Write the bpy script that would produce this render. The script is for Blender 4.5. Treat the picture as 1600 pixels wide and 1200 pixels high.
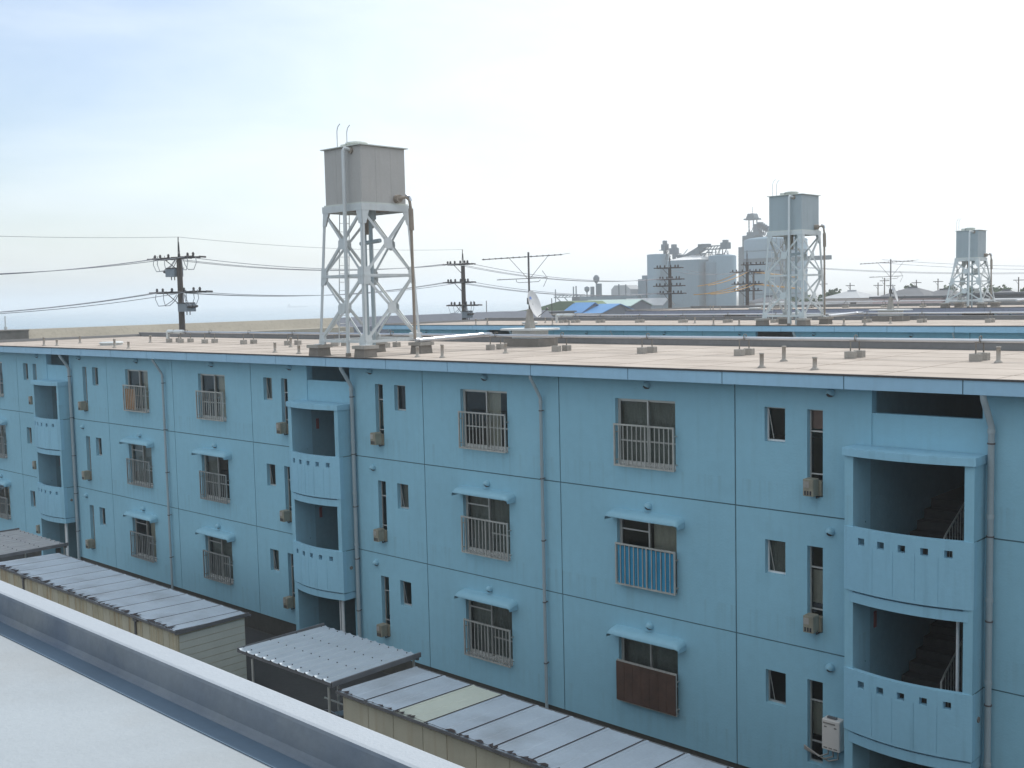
import bpy, math, random
from mathutils import Vector, Matrix
R = math.radians
random.seed(7)
S = bpy.context.scene
for o in list(bpy.data.objects): bpy.data.objects.remove(o)
COL = S.collection

# ------------------------------------------------------------------ camera
YAW, PIT, ROL = 0.752935, 0.0797252, -0.0225575
F = Vector((-math.sin(YAW)*math.cos(PIT), math.cos(YAW)*math.cos(PIT), -math.sin(PIT)))
RT = Vector((math.cos(YAW), math.sin(YAW), 0)); UP = RT.cross(F)
c, s = math.cos(ROL), math.sin(ROL)
rx = RT*c + UP*s; ux = UP*c - RT*s
cd = bpy.data.cameras.new('camera'); cam = bpy.data.objects.new('camera', cd); COL.objects.link(cam)
cam.matrix_world = Matrix(((rx.x, ux.x, -F.x, 0), (rx.y, ux.y, -F.y, -18.6698), (rx.z, ux.z, -F.z, 4.23168), (0, 0, 0, 1)))
cd.sensor_width = 36; cd.lens = 1705.1/1600*36; cd.clip_start = .05; cd.clip_end = 60000
S.camera = cam

# ------------------------------------------------------------------ sky, sun, exposure
SUN_EL, SUN_AZ = R(49.5), R(-2)          # azimuth measured from +Y towards +X
w = bpy.data.worlds.new('World'); S.world = w; w.use_nodes = True
nt = w.node_tree; nt.nodes.clear()
N = nt.nodes.new; L = nt.links.new
out = N('ShaderNodeOutputWorld'); bg = N('ShaderNodeBackground'); L(bg.outputs[0], out.inputs[0])
sky = N('ShaderNodeTexSky'); sky.sky_type = 'NISHITA'; sky.sun_disc = False
sky.sun_elevation = SUN_EL; sky.sun_rotation = SUN_AZ; sky.air_density = 1.0; sky.dust_density = 1.8; sky.ozone_density = 1.5
bg.inputs[1].default_value = 0.115
tc = N('ShaderNodeTexCoord')
# thin bright cloud veil: streaky noise, thicker towards the sun's side of the sky and the horizon
mp = N('ShaderNodeMapping'); mp.inputs['Rotation'].default_value = (0, R(14), R(-35)); mp.inputs['Scale'].default_value = (1.2, 2.2, 7.0)
L(tc.outputs['Generated'], mp.inputs[0])
nz = N('ShaderNodeTexNoise'); nz.inputs['Scale'].default_value = 1.6; nz.inputs['Detail'].default_value = 7; nz.inputs['Roughness'].default_value = .55; nz.inputs['Distortion'].default_value = .3
L(mp.outputs[0], nz.inputs[0])
def VM(op, a, b):
    n = N('ShaderNodeVectorMath'); n.operation = op; L(a, n.inputs[0]); n.inputs[1].default_value = b; return n.outputs['Value' if op == 'DOT_PRODUCT' else 0]
def MA(op, a, b, clamp=False):
    n = N('ShaderNodeMath'); n.operation = op; n.use_clamp = clamp
    for i, v in ((0, a), (1, b)):
        if isinstance(v, (int, float)): n.inputs[i].default_value = v
        else: L(v, n.inputs[i])
    return n.outputs[0]
sd = Vector((math.sin(R(12))*math.cos(R(30)), math.cos(R(12))*math.cos(R(30)), math.sin(R(30))))
dot = VM('DOT_PRODUCT', tc.outputs['Generated'], sd)
sp = N('ShaderNodeSeparateXYZ'); L(tc.outputs['Generated'], sp.inputs[0])
hz = MA('SUBTRACT', 1.0, MA('MULTIPLY', MA('ABSOLUTE', sp.outputs[2], 0), 2.0), True)
fac = MA('ADD', MA('MULTIPLY', MA('SUBTRACT', dot, .55), 1.7), MA('MULTIPLY', MA('SUBTRACT', nz.outputs[0], .5), 1.25))
fac = MA('ADD', fac, MA('MULTIPLY', hz, .85))
fac = MA('ADD', fac, MA('MULTIPLY', MA('MAXIMUM', MA('MULTIPLY', sp.outputs[1], -1), 0), 2.6))  # extra unseen veil behind the camera, added to brighten the shaded facade
fac = MA('ADD', fac, MA('MULTIPLY', MA('MAXIMUM', MA('SUBTRACT', sp.outputs[2], .42), 0), 2.2))  # more veil overhead, out of view, added for the same fill light
fac = MA('ADD', fac, .1, True)
fac = MA('MULTIPLY', fac, .92)
mx = N('ShaderNodeMix'); mx.data_type = 'RGBA'; L(fac, mx.inputs[0]); L(sky.outputs[0], mx.inputs[6]); mx.inputs[7].default_value = (6.7, 7.15, 7.5, 1)
L(mx.outputs[2], bg.inputs[0])

sl = bpy.data.lights.new('sun', 'SUN'); so = bpy.data.objects.new('sun', sl); COL.objects.link(so)
sl.energy = 2.15; sl.angle = R(.6); sl.color = (1, .955, .89)
sv = Vector((math.sin(SUN_AZ)*math.cos(SUN_EL), math.cos(SUN_AZ)*math.cos(SUN_EL), math.sin(SUN_EL)))
so.rotation_euler = sv.to_track_quat('Z', 'Y').to_euler(); so.location = (0, 40, 60)
S.view_settings.view_transform = 'Standard'; S.view_settings.look = 'None'; S.view_settings.gamma = 1
S.view_settings.exposure = 0.55
S.render.engine = 'CYCLES'
S.cycles.volume_bounces = 1; S.cycles.max_bounces = 6

# ------------------------------------------------------------------ materials
def mat(name, col, rough=.8, metal=0., var=.12, vs=.6, bump=0., bs=30., dirt=None, streak=0., spec=.4, col2=None, c2s=.3, c2t=.55, c2w=.15, sill=0):
    m = bpy.data.materials.new(name); m.use_nodes = True; t = m.node_tree; n = t.nodes; l = t.links
    b = n['Principled BSDF']; b.inputs['Roughness'].default_value = rough; b.inputs['Metallic'].default_value = metal
    b.inputs['Specular IOR Level'].default_value = spec
    g = n.new('ShaderNodeNewGeometry')
    def noise(scale, vec=None, det=4):
        z = n.new('ShaderNodeTexNoise'); z.inputs['Scale'].default_value = scale; z.inputs['Detail'].default_value = det
        l.new(vec or g.outputs['Position'], z.inputs[0]); return z.outputs[0]
    def ramp(f, a, bb, c0, c1):
        r = n.new('ShaderNodeMapRange'); l.new(f, r.inputs[0]); r.inputs[1].default_value = a; r.inputs[2].default_value = bb
        r.inputs[3].default_value = c0; r.inputs[4].default_value = c1; return r.outputs[0]
    rgb = n.new('ShaderNodeRGB'); rgb.outputs[0].default_value = (*col, 1); cur = rgb.outputs[0]
    def mixc(f, c2, blend='MIX'):
        nonlocal cur
        k = n.new('ShaderNodeMix'); k.data_type = 'RGBA'; k.blend_type = blend
        if isinstance(f, float): k.inputs[0].default_value = f
        else: l.new(f, k.inputs[0])
        l.new(cur, k.inputs[6])
        if isinstance(c2, tuple): k.inputs[7].default_value = (*c2, 1)
        else: l.new(c2, k.inputs[7])
        cur = k.outputs[2]
    if col2: mixc(ramp(noise(c2s, det=8), c2t-c2w, c2t+c2w, 0, 1), col2)
    if var:
        hs = n.new('ShaderNodeHueSaturation'); l.new(cur, hs.inputs['Color'])
        l.new(ramp(noise(vs, det=6), .25, .75, 1-var, 1+var), hs.inputs['Value']); cur = hs.outputs[0]
        hs = n.new('ShaderNodeHueSaturation'); l.new(cur, hs.inputs['Color'])
        l.new(ramp(noise(vs*14, det=3), .25, .75, 1-var*.5, 1+var*.5), hs.inputs['Value']); cur = hs.outputs[0]
    if streak:
        mpp = n.new('ShaderNodeMapping'); mpp.inputs['Scale'].default_value = (5, 5, .35); l.new(g.outputs['Position'], mpp.inputs[0])
        f = ramp(noise(1.3, mpp.outputs[0], 6), .52, .75, 0, streak); mixc(f, dirt or (.12, .11, .09))
    if sill:
        sx_ = n.new('ShaderNodeSeparateXYZ'); l.new(g.outputs['Position'], sx_.inputs[0])
        def mth(op, a, bb):
            q = n.new('ShaderNodeMath'); q.operation = op
            for i, v in ((0, a), (1, bb)):
                if isinstance(v, (int, float)): q.inputs[i].default_value = v
                else: l.new(v, q.inputs[i])
            return q.outputs[0]
        fr = mth('FRACT', mth('DIVIDE', mth('SUBTRACT', sx_.outputs[2], .55-26), 2.6), 0)
        below = ramp(fr, .70, .99, 0, 1)
        mp3 = n.new('ShaderNodeMapping'); mp3.inputs['Scale'].default_value = (9, 9, .25); l.new(g.outputs['Position'], mp3.inputs[0])
        st = ramp(noise(1.0, mp3.outputs[0], 5), .50, .70, 0, sill)
        mixc(mth('MULTIPLY', below, st), (.17, .26, .29))
        mixc(ramp(noise(.55, None, 7), .60, .68, 0, .16), (.32, .54, .64)); mixc(ramp(noise(1.9, None, 8), .60, .70, 0, .18), (.19, .37, .46))
    l.new(cur, b.inputs['Base Color'])
    if bump:
        bp = n.new('ShaderNodeBump'); bp.inputs['Strength'].default_value = bump; bp.inputs['Distance'].default_value = .02
        l.new(noise(bs, det=5), bp.inputs['Height']); l.new(bp.outputs[0], b.inputs['Normal'])
    return m
M = {}
M['wall'] = mat('wall_paint', (0.252, 0.48, 0.59), .85, var=.06, vs=.35, bump=.25, bs=22, dirt=(.19, .34, .40), streak=.18, sill=.28)
M['wall_groove'] = mat('groove', (0.085, 0.16, 0.19), .9, var=.1)
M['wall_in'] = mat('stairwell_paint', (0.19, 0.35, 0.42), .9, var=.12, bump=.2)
M['balc'] = mat('balcony_paint', (0.265, 0.5, 0.63), .8, var=.05, vs=.8, bump=.2, bs=22, dirt=(.12, .24, .3), streak=.25)
M['fascia'] = mat('fascia_paint', (0.31, 0.515, 0.67), .7, var=.06, vs=.5, streak=.15, dirt=(.2, .33, .38))
M['mauve'] = mat('mauve_wall', (.27, .27, .34), .85, var=.06, streak=.2)
M['trim'] = mat('dark_edge_trim', (.05, .045, .045), .6)
M['plinth'] = mat('plinth_concrete', (0.06, 0.058, 0.05), .95, var=.25, vs=.7, bump=.4, streak=.4, dirt=(.04, .04, .035))
M['roof'] = mat('roof_membrane', (0.405, 0.355, 0.31), .9, var=.08, vs=.9, bump=.15, bs=8, col2=(.33, .285, .245), c2s=.7, c2t=.58, c2w=.14)
M['seam'] = mat('roof_seam', (0.33, 0.28, 0.235), .9, var=.2)
M['curb'] = mat('curb_membrane', (0.17, 0.175, 0.18), .8, var=.15)
M['curbtop'] = mat('curb_top', (0.24, 0.24, 0.24), .7)
M['alu'] = mat('aluminium', (.50, .50, .48), .45, .55, var=.1, vs=3)
M['rail'] = mat('guard_metal', (.42, .42, .39), .55, .35, var=.18, vs=4)
M['whitealu'] = mat('white_aluminium', (.68, .70, .70), .5, .1)
M['greyrail'] = mat('dull_guard', (.27, .28, .27), .6, .3, var=.2, vs=3)
M['pipegrey'] = mat('downpipe_grey', (0.33, 0.395, 0.42), .6, var=.06, vs=2, streak=.12, dirt=(.24, .25, .26))
M['clamp'] = mat('clamp', (.10, .09, .09), .6)
M['dark'] = mat('dark_metal', (.035, .035, .04), .6)
M['concrete'] = mat('concrete', (.34, .32, .29), .9, var=.15, vs=2, bump=.4, bs=25, streak=.3)
M['concdark'] = mat('weathered_concrete', (.2, .185, .165), .95, var=.2, vs=2, bump=.4, bs=25)
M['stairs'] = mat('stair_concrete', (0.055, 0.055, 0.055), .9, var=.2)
M['galv'] = mat('white_tower_paint', (0.55, 0.585, 0.59), .5, .05, var=.07, vs=2, streak=.25, dirt=(.38, .34, .28))
M['tank'] = mat('tank_paint', (0.42, 0.41, 0.392), .65, var=.06, vs=1.2, streak=.25, dirt=(.33, .29, .25), bump=.1, bs=5)
M['tankblue'] = mat('blue_grey_tank_paint', (.34, .395, .42), .65, var=.05, vs=1.2, streak=.15, dirt=(.25, .27, .28))
M['tanktrim'] = mat('tank_lid_trim', (.55, .58, .54), .6)
M['lag'] = mat('brown_lagging', (.27, .23, .19), .7, var=.15, vs=3)
M['silver'] = mat('silver_lagging', (0.55, 0.57, 0.6), .28, .8, var=.05, vs=3)
M['hoodpaint'] = mat('awning_paint', (0.25, 0.46, 0.56), .6, var=.06)
M['heater'] = mat('heater_case', (0.25, 0.235, 0.18), .6, var=.2, vs=5, streak=.5, dirt=(.12, .09, .06))
M['heaterw'] = mat('heater_white', (.62, .58, .54), .5, var=.05, vs=3)
M['bluepanel'] = mat('blue_slats', (.03, .25, .43), .6, var=.12, vs=2)
M['brownpanel'] = mat('brown_slats', (.075, .042, .03), .8, var=.25, vs=3)
M['orange'] = mat('orange_board', (.34, .17, .06), .8, var=.15, vs=3)
M['curtain'] = mat('curtain_cloth', (0.58, 0.55, 0.48), .95, var=.15, vs=2)
M['curtaind'] = mat('dark_curtain', (0.26, 0.28, 0.27), .95, var=.25, vs=2)
M['pink'] = mat('pink_cloth', (.42, .27, .25), .9)
M['room'] = mat('room_interior', (.10, .095, .09), 1.0)
M['shedroof'] = mat('galvanised_sheet', (.44, .50, .56), .5, .25, var=.10, vs=1.3, col2=(.36, .40, .44), c2s=1.0, c2t=.6, c2w=.1)
M['rust'] = mat('rust_flaking', (.045, .035, .035), .95, var=.3, vs=8)
M['shedwall'] = mat('shed_wall_beige', (0.46, 0.43, 0.33), .8, var=.08, vs=2, streak=.3, dirt=(.30, .19, .09))
M['shedrust'] = mat('shed_wall_rusty', (0.42, 0.38, 0.27), .8, var=.15, vs=2, streak=.9, dirt=(.33, .19, .08))
M['shedend'] = mat('shed_end_wall', (0.5, 0.52, 0.46), .8, var=.07, vs=2)
M['canopy'] = mat('corrugated_sheet', (.40, .46, .51), .5, .2, var=.08, vs=2)
M['canopyb'] = mat('grey_corrugated', (.30, .31, .32), .7, .0, var=.1, vs=2)
M['yellowsheet'] = mat('translucent_yellowed_sheet', (.47, .50, .43), .5, var=.08)
M['steelframe'] = mat('canopy_frame', (0.15, 0.15, 0.155), .6, .3, var=.2, vs=3)
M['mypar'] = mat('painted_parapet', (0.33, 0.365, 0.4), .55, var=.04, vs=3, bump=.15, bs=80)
M['myroof'] = mat('white_roof_coat', (0.31, 0.345, 0.37), .6, var=.05, vs=2.2, bump=.15, bs=60, col2=(.285, .305, .315), c2s=1.3, c2t=.62, c2w=.12)
M['drain'] = mat('parapet_shade_paint', (0.085, 0.13, 0.18), .5, var=.1, vs=2)  # dark blue that puts the parapet's shade into the deck colour
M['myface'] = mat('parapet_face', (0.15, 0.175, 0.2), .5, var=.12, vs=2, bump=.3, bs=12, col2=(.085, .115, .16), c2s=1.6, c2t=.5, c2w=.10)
M['cream'] = mat('cream_plastic', (.7, .66, .52), .6)
M['asphalt'] = mat('asphalt', (0.04, 0.04, 0.04), .95, var=.25, vs=.6, bump=.3)
M['ground'] = mat('ground', (.085, .085, .075), .95, var=.3, vs=.05, col2=(.05, .065, .04), c2s=.012, c2t=.55, c2w=.1)
M['tan'] = mat('seawall_tan', (0.285, 0.262, 0.215), .9, var=.12, vs=.3, bump=.3, streak=.3)
M['seagrey'] = mat('seawall_grey', (.135, .15, .18), .9, var=.1, vs=.2)
M['pole'] = mat('pole_concrete', (.085, .07, .062), .9, var=.2, vs=1)
M['arm'] = mat('crossarm_steel', (.06, .055, .055), .7)
M['switch'] = mat('switchgear', (.20, .23, .26), .5, .2)
M['wire'] = mat('wire', (0.24, 0.25, 0.28), .6)
M['wireorange'] = mat('orange_sleeve', (.52, .30, .10), .6)
M['silo'] = mat('silo_paint', (0.125, 0.215, 0.28), .85, var=.06, vs=.06, streak=.2)
M['silodark'] = mat('silo_dark', (0.085, 0.15, 0.2), .85, var=.1, vs=.08)
M['whiteroof'] = mat('white_sheet_roof', (.65, .66, .66), .6)
M['mint'] = mat('mint_sheet_roof', (0.36, 0.47, 0.44), .6, var=.08, vs=.3)
M['blueroof'] = mat('blue_sheet_roof', (0.05, 0.2, 0.44), .5, var=.08, vs=.3)
M['greenhill'] = mat('green_cover', (.12, .17, .09), .9, var=.25, vs=.2)
M['tile'] = mat('roof_tile_dark', (.085, .095, .11), .8, var=.15, vs=.5)
M['tilelight'] = mat('roof_tile_pale', (.34, .36, .38), .8, var=.1, vs=.5)
M['whitewall'] = mat('white_wall', (.60, .56, .54), .85, var=.05)
M['pinkwall'] = mat('pale_pink_wall', (.62, .50, .50), .85, var=.05)
M['steelplant'] = mat('plant_steel', (0.06, 0.1, 0.13), .7, var=.15, vs=.2)
M['leaf'] = mat('leaf', (.045, .085, .035), .8, var=.35, vs=.8)
M['trunk'] = mat('trunk_bark', (.08, .06, .045), .9)
M['ship'] = mat('ship_hull', (0.03, 0.06, 0.09), .7)
M['dish'] = mat('dish_white', (0.5, 0.51, 0.52), .5)
M['logo'] = mat('blue_mark', (.12, .2, .45), .5)
M['tyre'] = mat('tyre', (.02, .02, .02), .8)
M['bikeframe'] = mat('bicycle_silver', (.35, .36, .38), .4, .6)

def glassmat():
    m = bpy.data.materials.new('window_glass'); m.use_nodes = True; t = m.node_tree; n = t.nodes; l = t.links; n.clear()
    o = n.new('ShaderNodeOutputMaterial'); mix = n.new('ShaderNodeMixShader'); tr = n.new('ShaderNodeBsdfTransparent'); gl = n.new('ShaderNodeBsdfGlossy')
    fr = n.new('ShaderNodeFresnel'); fr.inputs[0].default_value = 1.5
    tr.inputs[0].default_value = (.72, .76, .74, 1); gl.inputs['Roughness'].default_value = .03; gl.inputs[0].default_value = (.9, .93, .95, 1)
    l.new(fr.outputs[0], mix.inputs[0]); l.new(tr.outputs[0], mix.inputs[1]); l.new(gl.outputs[0], mix.inputs[2]); l.new(mix.outputs[0], o.inputs[0]); return m
M['glass'] = glassmat()
def seamat():
    m = mat('sea_water', (.11, .20, .26), .22, var=0); t = m.node_tree; b = t.nodes['Principled BSDF']
    g = t.nodes.new('ShaderNodeNewGeometry'); mp = t.nodes.new('ShaderNodeMapping'); mp.inputs['Scale'].default_value = (.05, .02, .05); mp.inputs['Rotation'].default_value = (0, 0, R(-40))
    z = t.nodes.new('ShaderNodeTexNoise'); z.inputs['Scale'].default_value = 1; z.inputs['Detail'].default_value = 8
    t.links.new(g.outputs['Position'], mp.inputs[0]); t.links.new(mp.outputs[0], z.inputs[0])
    bp = t.nodes.new('ShaderNodeBump'); bp.inputs['Strength'].default_value = .9; bp.inputs['Distance'].default_value = 4
    t.links.new(z.outputs[0], bp.inputs['Height']); t.links.new(bp.outputs[0], b.inputs['Normal'])
    return m
M['sea'] = seamat()

# ------------------------------------------------------------------ mesh helpers
class MB:
    def __init__(s): s.v = []; s.f = []; s.m = []; s.sm = []
    def add(s, vs, fs, m=0, smooth=False):
        o = len(s.v); s.v += [tuple(v) for v in vs]
        for f in fs: s.f.append([i+o for i in f]); s.m.append(m); s.sm.append(smooth)
        return s
    def box(s, x0, x1, y0, y1, z0, z1, m=0):
        return s.add([(x0, y0, z0), (x1, y0, z0), (x1, y1, z0), (x0, y1, z0), (x0, y0, z1), (x1, y0, z1), (x1, y1, z1), (x0, y1, z1)],
                     [(3, 2, 1, 0), (4, 5, 6, 7), (0, 1, 5, 4), (1, 2, 6, 5), (2, 3, 7, 6), (3, 0, 4, 7)], m)
    def rbox(s, x0, x1, y0, y1, z0, z1, b=.01, m=0):      # box with chamfered vertical and top edges
        p = lambda e: [(x0+e, y0+e), (x1-e, y0+e), (x1-e, y1-e), (x0+e, y1-e)]
        def oct_(e):
            return [(x0+b+e, y0+e), (x1-b-e, y0+e), (x1-e, y0+b+e), (x1-e, y1-b-e), (x1-b-e, y1-e), (x0+b+e, y1-e), (x0+e, y1-b-e), (x0+e, y0+b+e)]
        V = [(*q, z0) for q in oct_(0)] + [(*q, z1-b) for q in oct_(0)] + [(*q, z1) for q in oct_(b*.8)]
        Fs = [tuple(range(7, -1, -1)), tuple(range(16, 24))]
        for r in (0, 8):
            for i in range(8): j = (i+1) % 8; Fs.append((r+i, r+j, r+8+j, r+8+i))
        return s.add(V, Fs, m)
    def bar(s, a, b, w, h, m=0, up=(0, 0, 1)):            # rectangular bar a->b
        a = Vector(a); b = Vector(b); d = (b-a).normalized(); u = Vector(up)
        if abs(d.dot(u)) > .98: u = Vector((0, 1, 0))
        r = d.cross(u).normalized()*w/2; u = r.cross(d).normalized()*h/2
        V = [a-r-u, a+r-u, a+r+u, a-r+u, b-r-u, b+r-u, b+r+u, b-r+u]
        return s.add(V, [(3, 2, 1, 0), (4, 5, 6, 7), (0, 1, 5, 4), (1, 2, 6, 5), (2, 3, 7, 6), (3, 0, 4, 7)], m)
    def tube(s, pts, r, n=8, m=0, cap=True, smooth=True):
        pts = [Vector(p) for p in pts]; k = len(pts); rs = r if isinstance(r, (list, tuple)) else [r]*k
        V = []; ref = None
        for i, p in enumerate(pts):
            d = (pts[min(i+1, k-1)]-pts[max(i-1, 0)])
            d = d.normalized() if d.length > 1e-9 else Vector((0, 0, 1))
            if ref is None:
                ref = Vector((1, 0, 0)) if abs(d.x) < .8 else Vector((0, 1, 0))
            ref = (ref-d*ref.dot(d)).normalized(); q = d.cross(ref)
            for j in range(n):
                a = 2*math.pi*j/n; V.append(p+(ref*math.cos(a)+q*math.sin(a))*rs[i])
        Fs = []
        for i in range(k-1):
            for j in range(n): jj = (j+1) % n; Fs.append((i*n+j, i*n+jj, (i+1)*n+jj, (i+1)*n+j))
        s.add(V, Fs, m, smooth)
        if cap: s.add(V[:n], [tuple(range(n-1, -1, -1))], m); s.add(V[-n:], [tuple(range(n))], m)
        return s
    def cyl(s, x, y, z0, z1, r, n=12, m=0, r1=None): return s.tube([(x, y, z0), (x, y, z1)], [r, r if r1 is None else r1], n, m)
    def lathe(s, cx, cy, prof, n=24, m=0, smooth=True):
        V = [];
        for r, z in prof:
            for j in range(n): a = 2*math.pi*j/n; V.append((cx+r*math.cos(a), cy+r*math.sin(a), z))
        Fs = []
        for i in range(len(prof)-1):
            for j in range(n): jj = (j+1) % n; Fs.append((i*n+j, i*n+jj, (i+1)*n+jj, (i+1)*n+j))
        return s.add(V, Fs, m, smooth)
    def prism(s, poly, axis, a0, a1, m=0):                # extrude 2D polygon along an axis ('x': poly=(y,z), 'y': (x,z), 'z': (x,y))
        def P(q, a): return {'x': (a, q[0], q[1]), 'y': (q[0], a, q[1]), 'z': (q[0], q[1], a)}[axis]
        n = len(poly); V = [P(q, a0) for q in poly]+[P(q, a1) for q in poly]
        Fs = [tuple(range(n-1, -1, -1)), tuple(range(n, 2*n))]+[(i, (i+1) % n, n+(i+1) % n, n+i) for i in range(n)]
        return s.add(V, Fs, m)
    def field(s, xs, zs, depth, mp, T, m_open=0, mfun=None, back=True):
        """wall skin over a grid; depth(xc,zc) gives 0 (flush), d (recess) or None (hole through thickness T)"""
        nx, nz = len(xs)-1, len(zs)-1
        D = [[depth((xs[i]+xs[i+1])/2, (zs[j]+zs[j+1])/2) for j in range(nz)] for i in range(nx)]
        def dd(i, j):
            if 0 <= i < nx and 0 <= j < nz: return T if D[i][j] is None else D[i][j]
            return T
        for i in range(nx):
            for j in range(nz):
                x0, x1, z0, z1 = xs[i], xs[i+1], zs[j], zs[j+1]; d = D[i][j]
                if d is None: continue
                mi = mfun(d) if mfun else 0
                s.add([mp(x0, d, z0), mp(x1, d, z0), mp(x1, d, z1), mp(x0, d, z1)], [(0, 1, 2, 3)], mi)
                if back: s.add([mp(x0, T, z0), mp(x1, T, z0), mp(x1, T, z1), mp(x0, T, z1)], [(3, 2, 1, 0)], 0)
                for (e, a, b) in ((dd(i-1, j), (x0, z1), (x0, z0)), (dd(i+1, j), (x1, z0), (x1, z1)), (dd(i, j-1), (x0, z0), (x1, z0)), (dd(i, j+1), (x1, z1), (x0, z1))):
                    if e > d+1e-6:
                        s.add([mp(a[0], d, a[1]), mp(b[0], d, b[1]), mp(b[0], e, b[1]), mp(a[0], e, a[1])], [(3, 2, 1, 0)], 0)
        return s

def brk(a, b, extra, step=None):
    v = {round(a, 4), round(b, 4)}
    for e in extra:
        if a < e < b: v.add(round(e, 4))
    if step:
        n = max(1, int(round((b-a)/step)))
        for i in range(n): v.add(round(a+(b-a)*i/n, 4))
    v = sorted(v); o = [v[0]]
    for e in v[1:]:
        if e-o[-1] > .004: o.append(e)
    return o
def tag(o, label=None, cat=None, group=None, kind=None):
    if label: o['label'] = label
    if cat: o['category'] = cat
    if group: o['group'] = group
    if kind: o['kind'] = kind
    return o
def ob(name, mb, mats, parent=None, bevel=0):
    me = bpy.data.meshes.new(name); me.from_pydata(mb.v, [], mb.f)
    for m in (mats if isinstance(mats, (list, tuple)) else [mats]): me.materials.append(M[m] if isinstance(m, str) else m)
    me.polygons.foreach_set('material_index', mb.m); me.polygons.foreach_set('use_smooth', mb.sm); me.update()
    o = bpy.data.objects.new(name, me); COL.objects.link(o)
    if parent is not None: o.parent = parent; o.matrix_parent_inverse = Matrix.Identity(4)
    if bevel:
        b = o.modifiers.new('bevel', 'BEVEL'); b.width = bevel; b.segments = 2; b.limit_method = 'ANGLE'
    return o
def empty(name, label, cat, loc=(0, 0, 0), group=None):
    o = bpy.data.objects.new(name, None); COL.objects.link(o); o.location = loc; o.empty_display_size = .3
    return tag(o, label, cat, group)
def dup(o, loc=None, rz=None, label=None, parent=None):
    cobj = o.copy(); COL.objects.link(cobj)
    if parent is not None: cobj.parent = parent
    if loc is not None: cobj.location = loc
    if rz is not None: cobj.rotation_euler = (0, 0, rz)
    if label: cobj['label'] = label
    for ch in list(o.children): dup(ch, parent=cobj)
    return cobj

# ------------------------------------------------------------------ ground, sea
GZ = -5.9
mb = MB(); mb.add([(-60, -300, GZ), (900, -300, GZ), (3500, 900, GZ), (3500, 6000, GZ), (-3300, 6000, GZ), (-900, 1150, GZ), (-300, 300, GZ), (-63, 51, GZ)], [(0, 1, 2, 3, 4, 5, 6, 7)])
tag(ob('ground', mb, 'ground'), kind='structure')
mb = MB(); mb.add([(-60, -16.3, GZ+.006), (30, -16.3, GZ+.006), (30, 0, GZ+.006), (-60, 0, GZ+.006)], [(0, 1, 2, 3)])
tag(ob('pavement', mb, 'asphalt'), kind='structure')
mb = MB(); mb.add([(-40000, -9000, -9), (9000, -9000, -9), (9000, 40000, -9), (-40000, 40000, -9)], [(0, 1, 2, 3)])
tag(ob('sea', mb, 'sea'), kind='structure')

# ------------------------------------------------------------------ apartment buildings
XA, XB = -50.5, 12.0
STAIRS = [-41.38, -24.49, -7.61]; UNITS = [-49.82, -32.94, -16.05, .84]
JV = [-49.82, -45.2, -37.52, -32.94, -28.35, -20.63, -16.05, -11.47, -3.75, .84, 5.4]
FL = [0, -2.6, -5.2]                       # storey base lines, top first
W_Z = (.57, 2.0); S_Z = (1.33, 2.0); T_Z = (.36, 2.0)
def wins():
    out = []
    for u in UNITS:
        for a, b, k in ((-3.2, -1.62, 'W1'), (1.6, 3.16, 'W2')):
            if u+a > XA+.3 and u+b < XB: out.append((u+a, u+b, k))
    for s_ in STAIRS:
        for sg in (-1, 1):
            a, b = sorted((s_+sg*3.2, s_+sg*2.76)); out.append((a, b, 'S'))
            a, b = sorted((s_+sg*2.3, s_+sg*1.98)); out.append((a, b, 'T'))
    return out
WINS = wins()
def holes_list():
    H = []
    for a, b, k in WINS:
        z0, z1 = {'W': W_Z, 'S': S_Z, 'T': T_Z}[k[0]]
        for f in FL: H.append((a, b, f+z0+.0, f+z1))
    for s_ in STAIRS: H += [(s_-1.14, s_+.82, -5.9, 1.27), (s_-1.03, s_+.92, 1.27, 2.7)]     # stair shaft opening
    return H
HOLES = holes_list()
def arc(s_, x, bul=.2, y=-.5):
    t = (x-(s_-.16))/1.15; return y-bul*max(0, 1-t*t)

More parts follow.
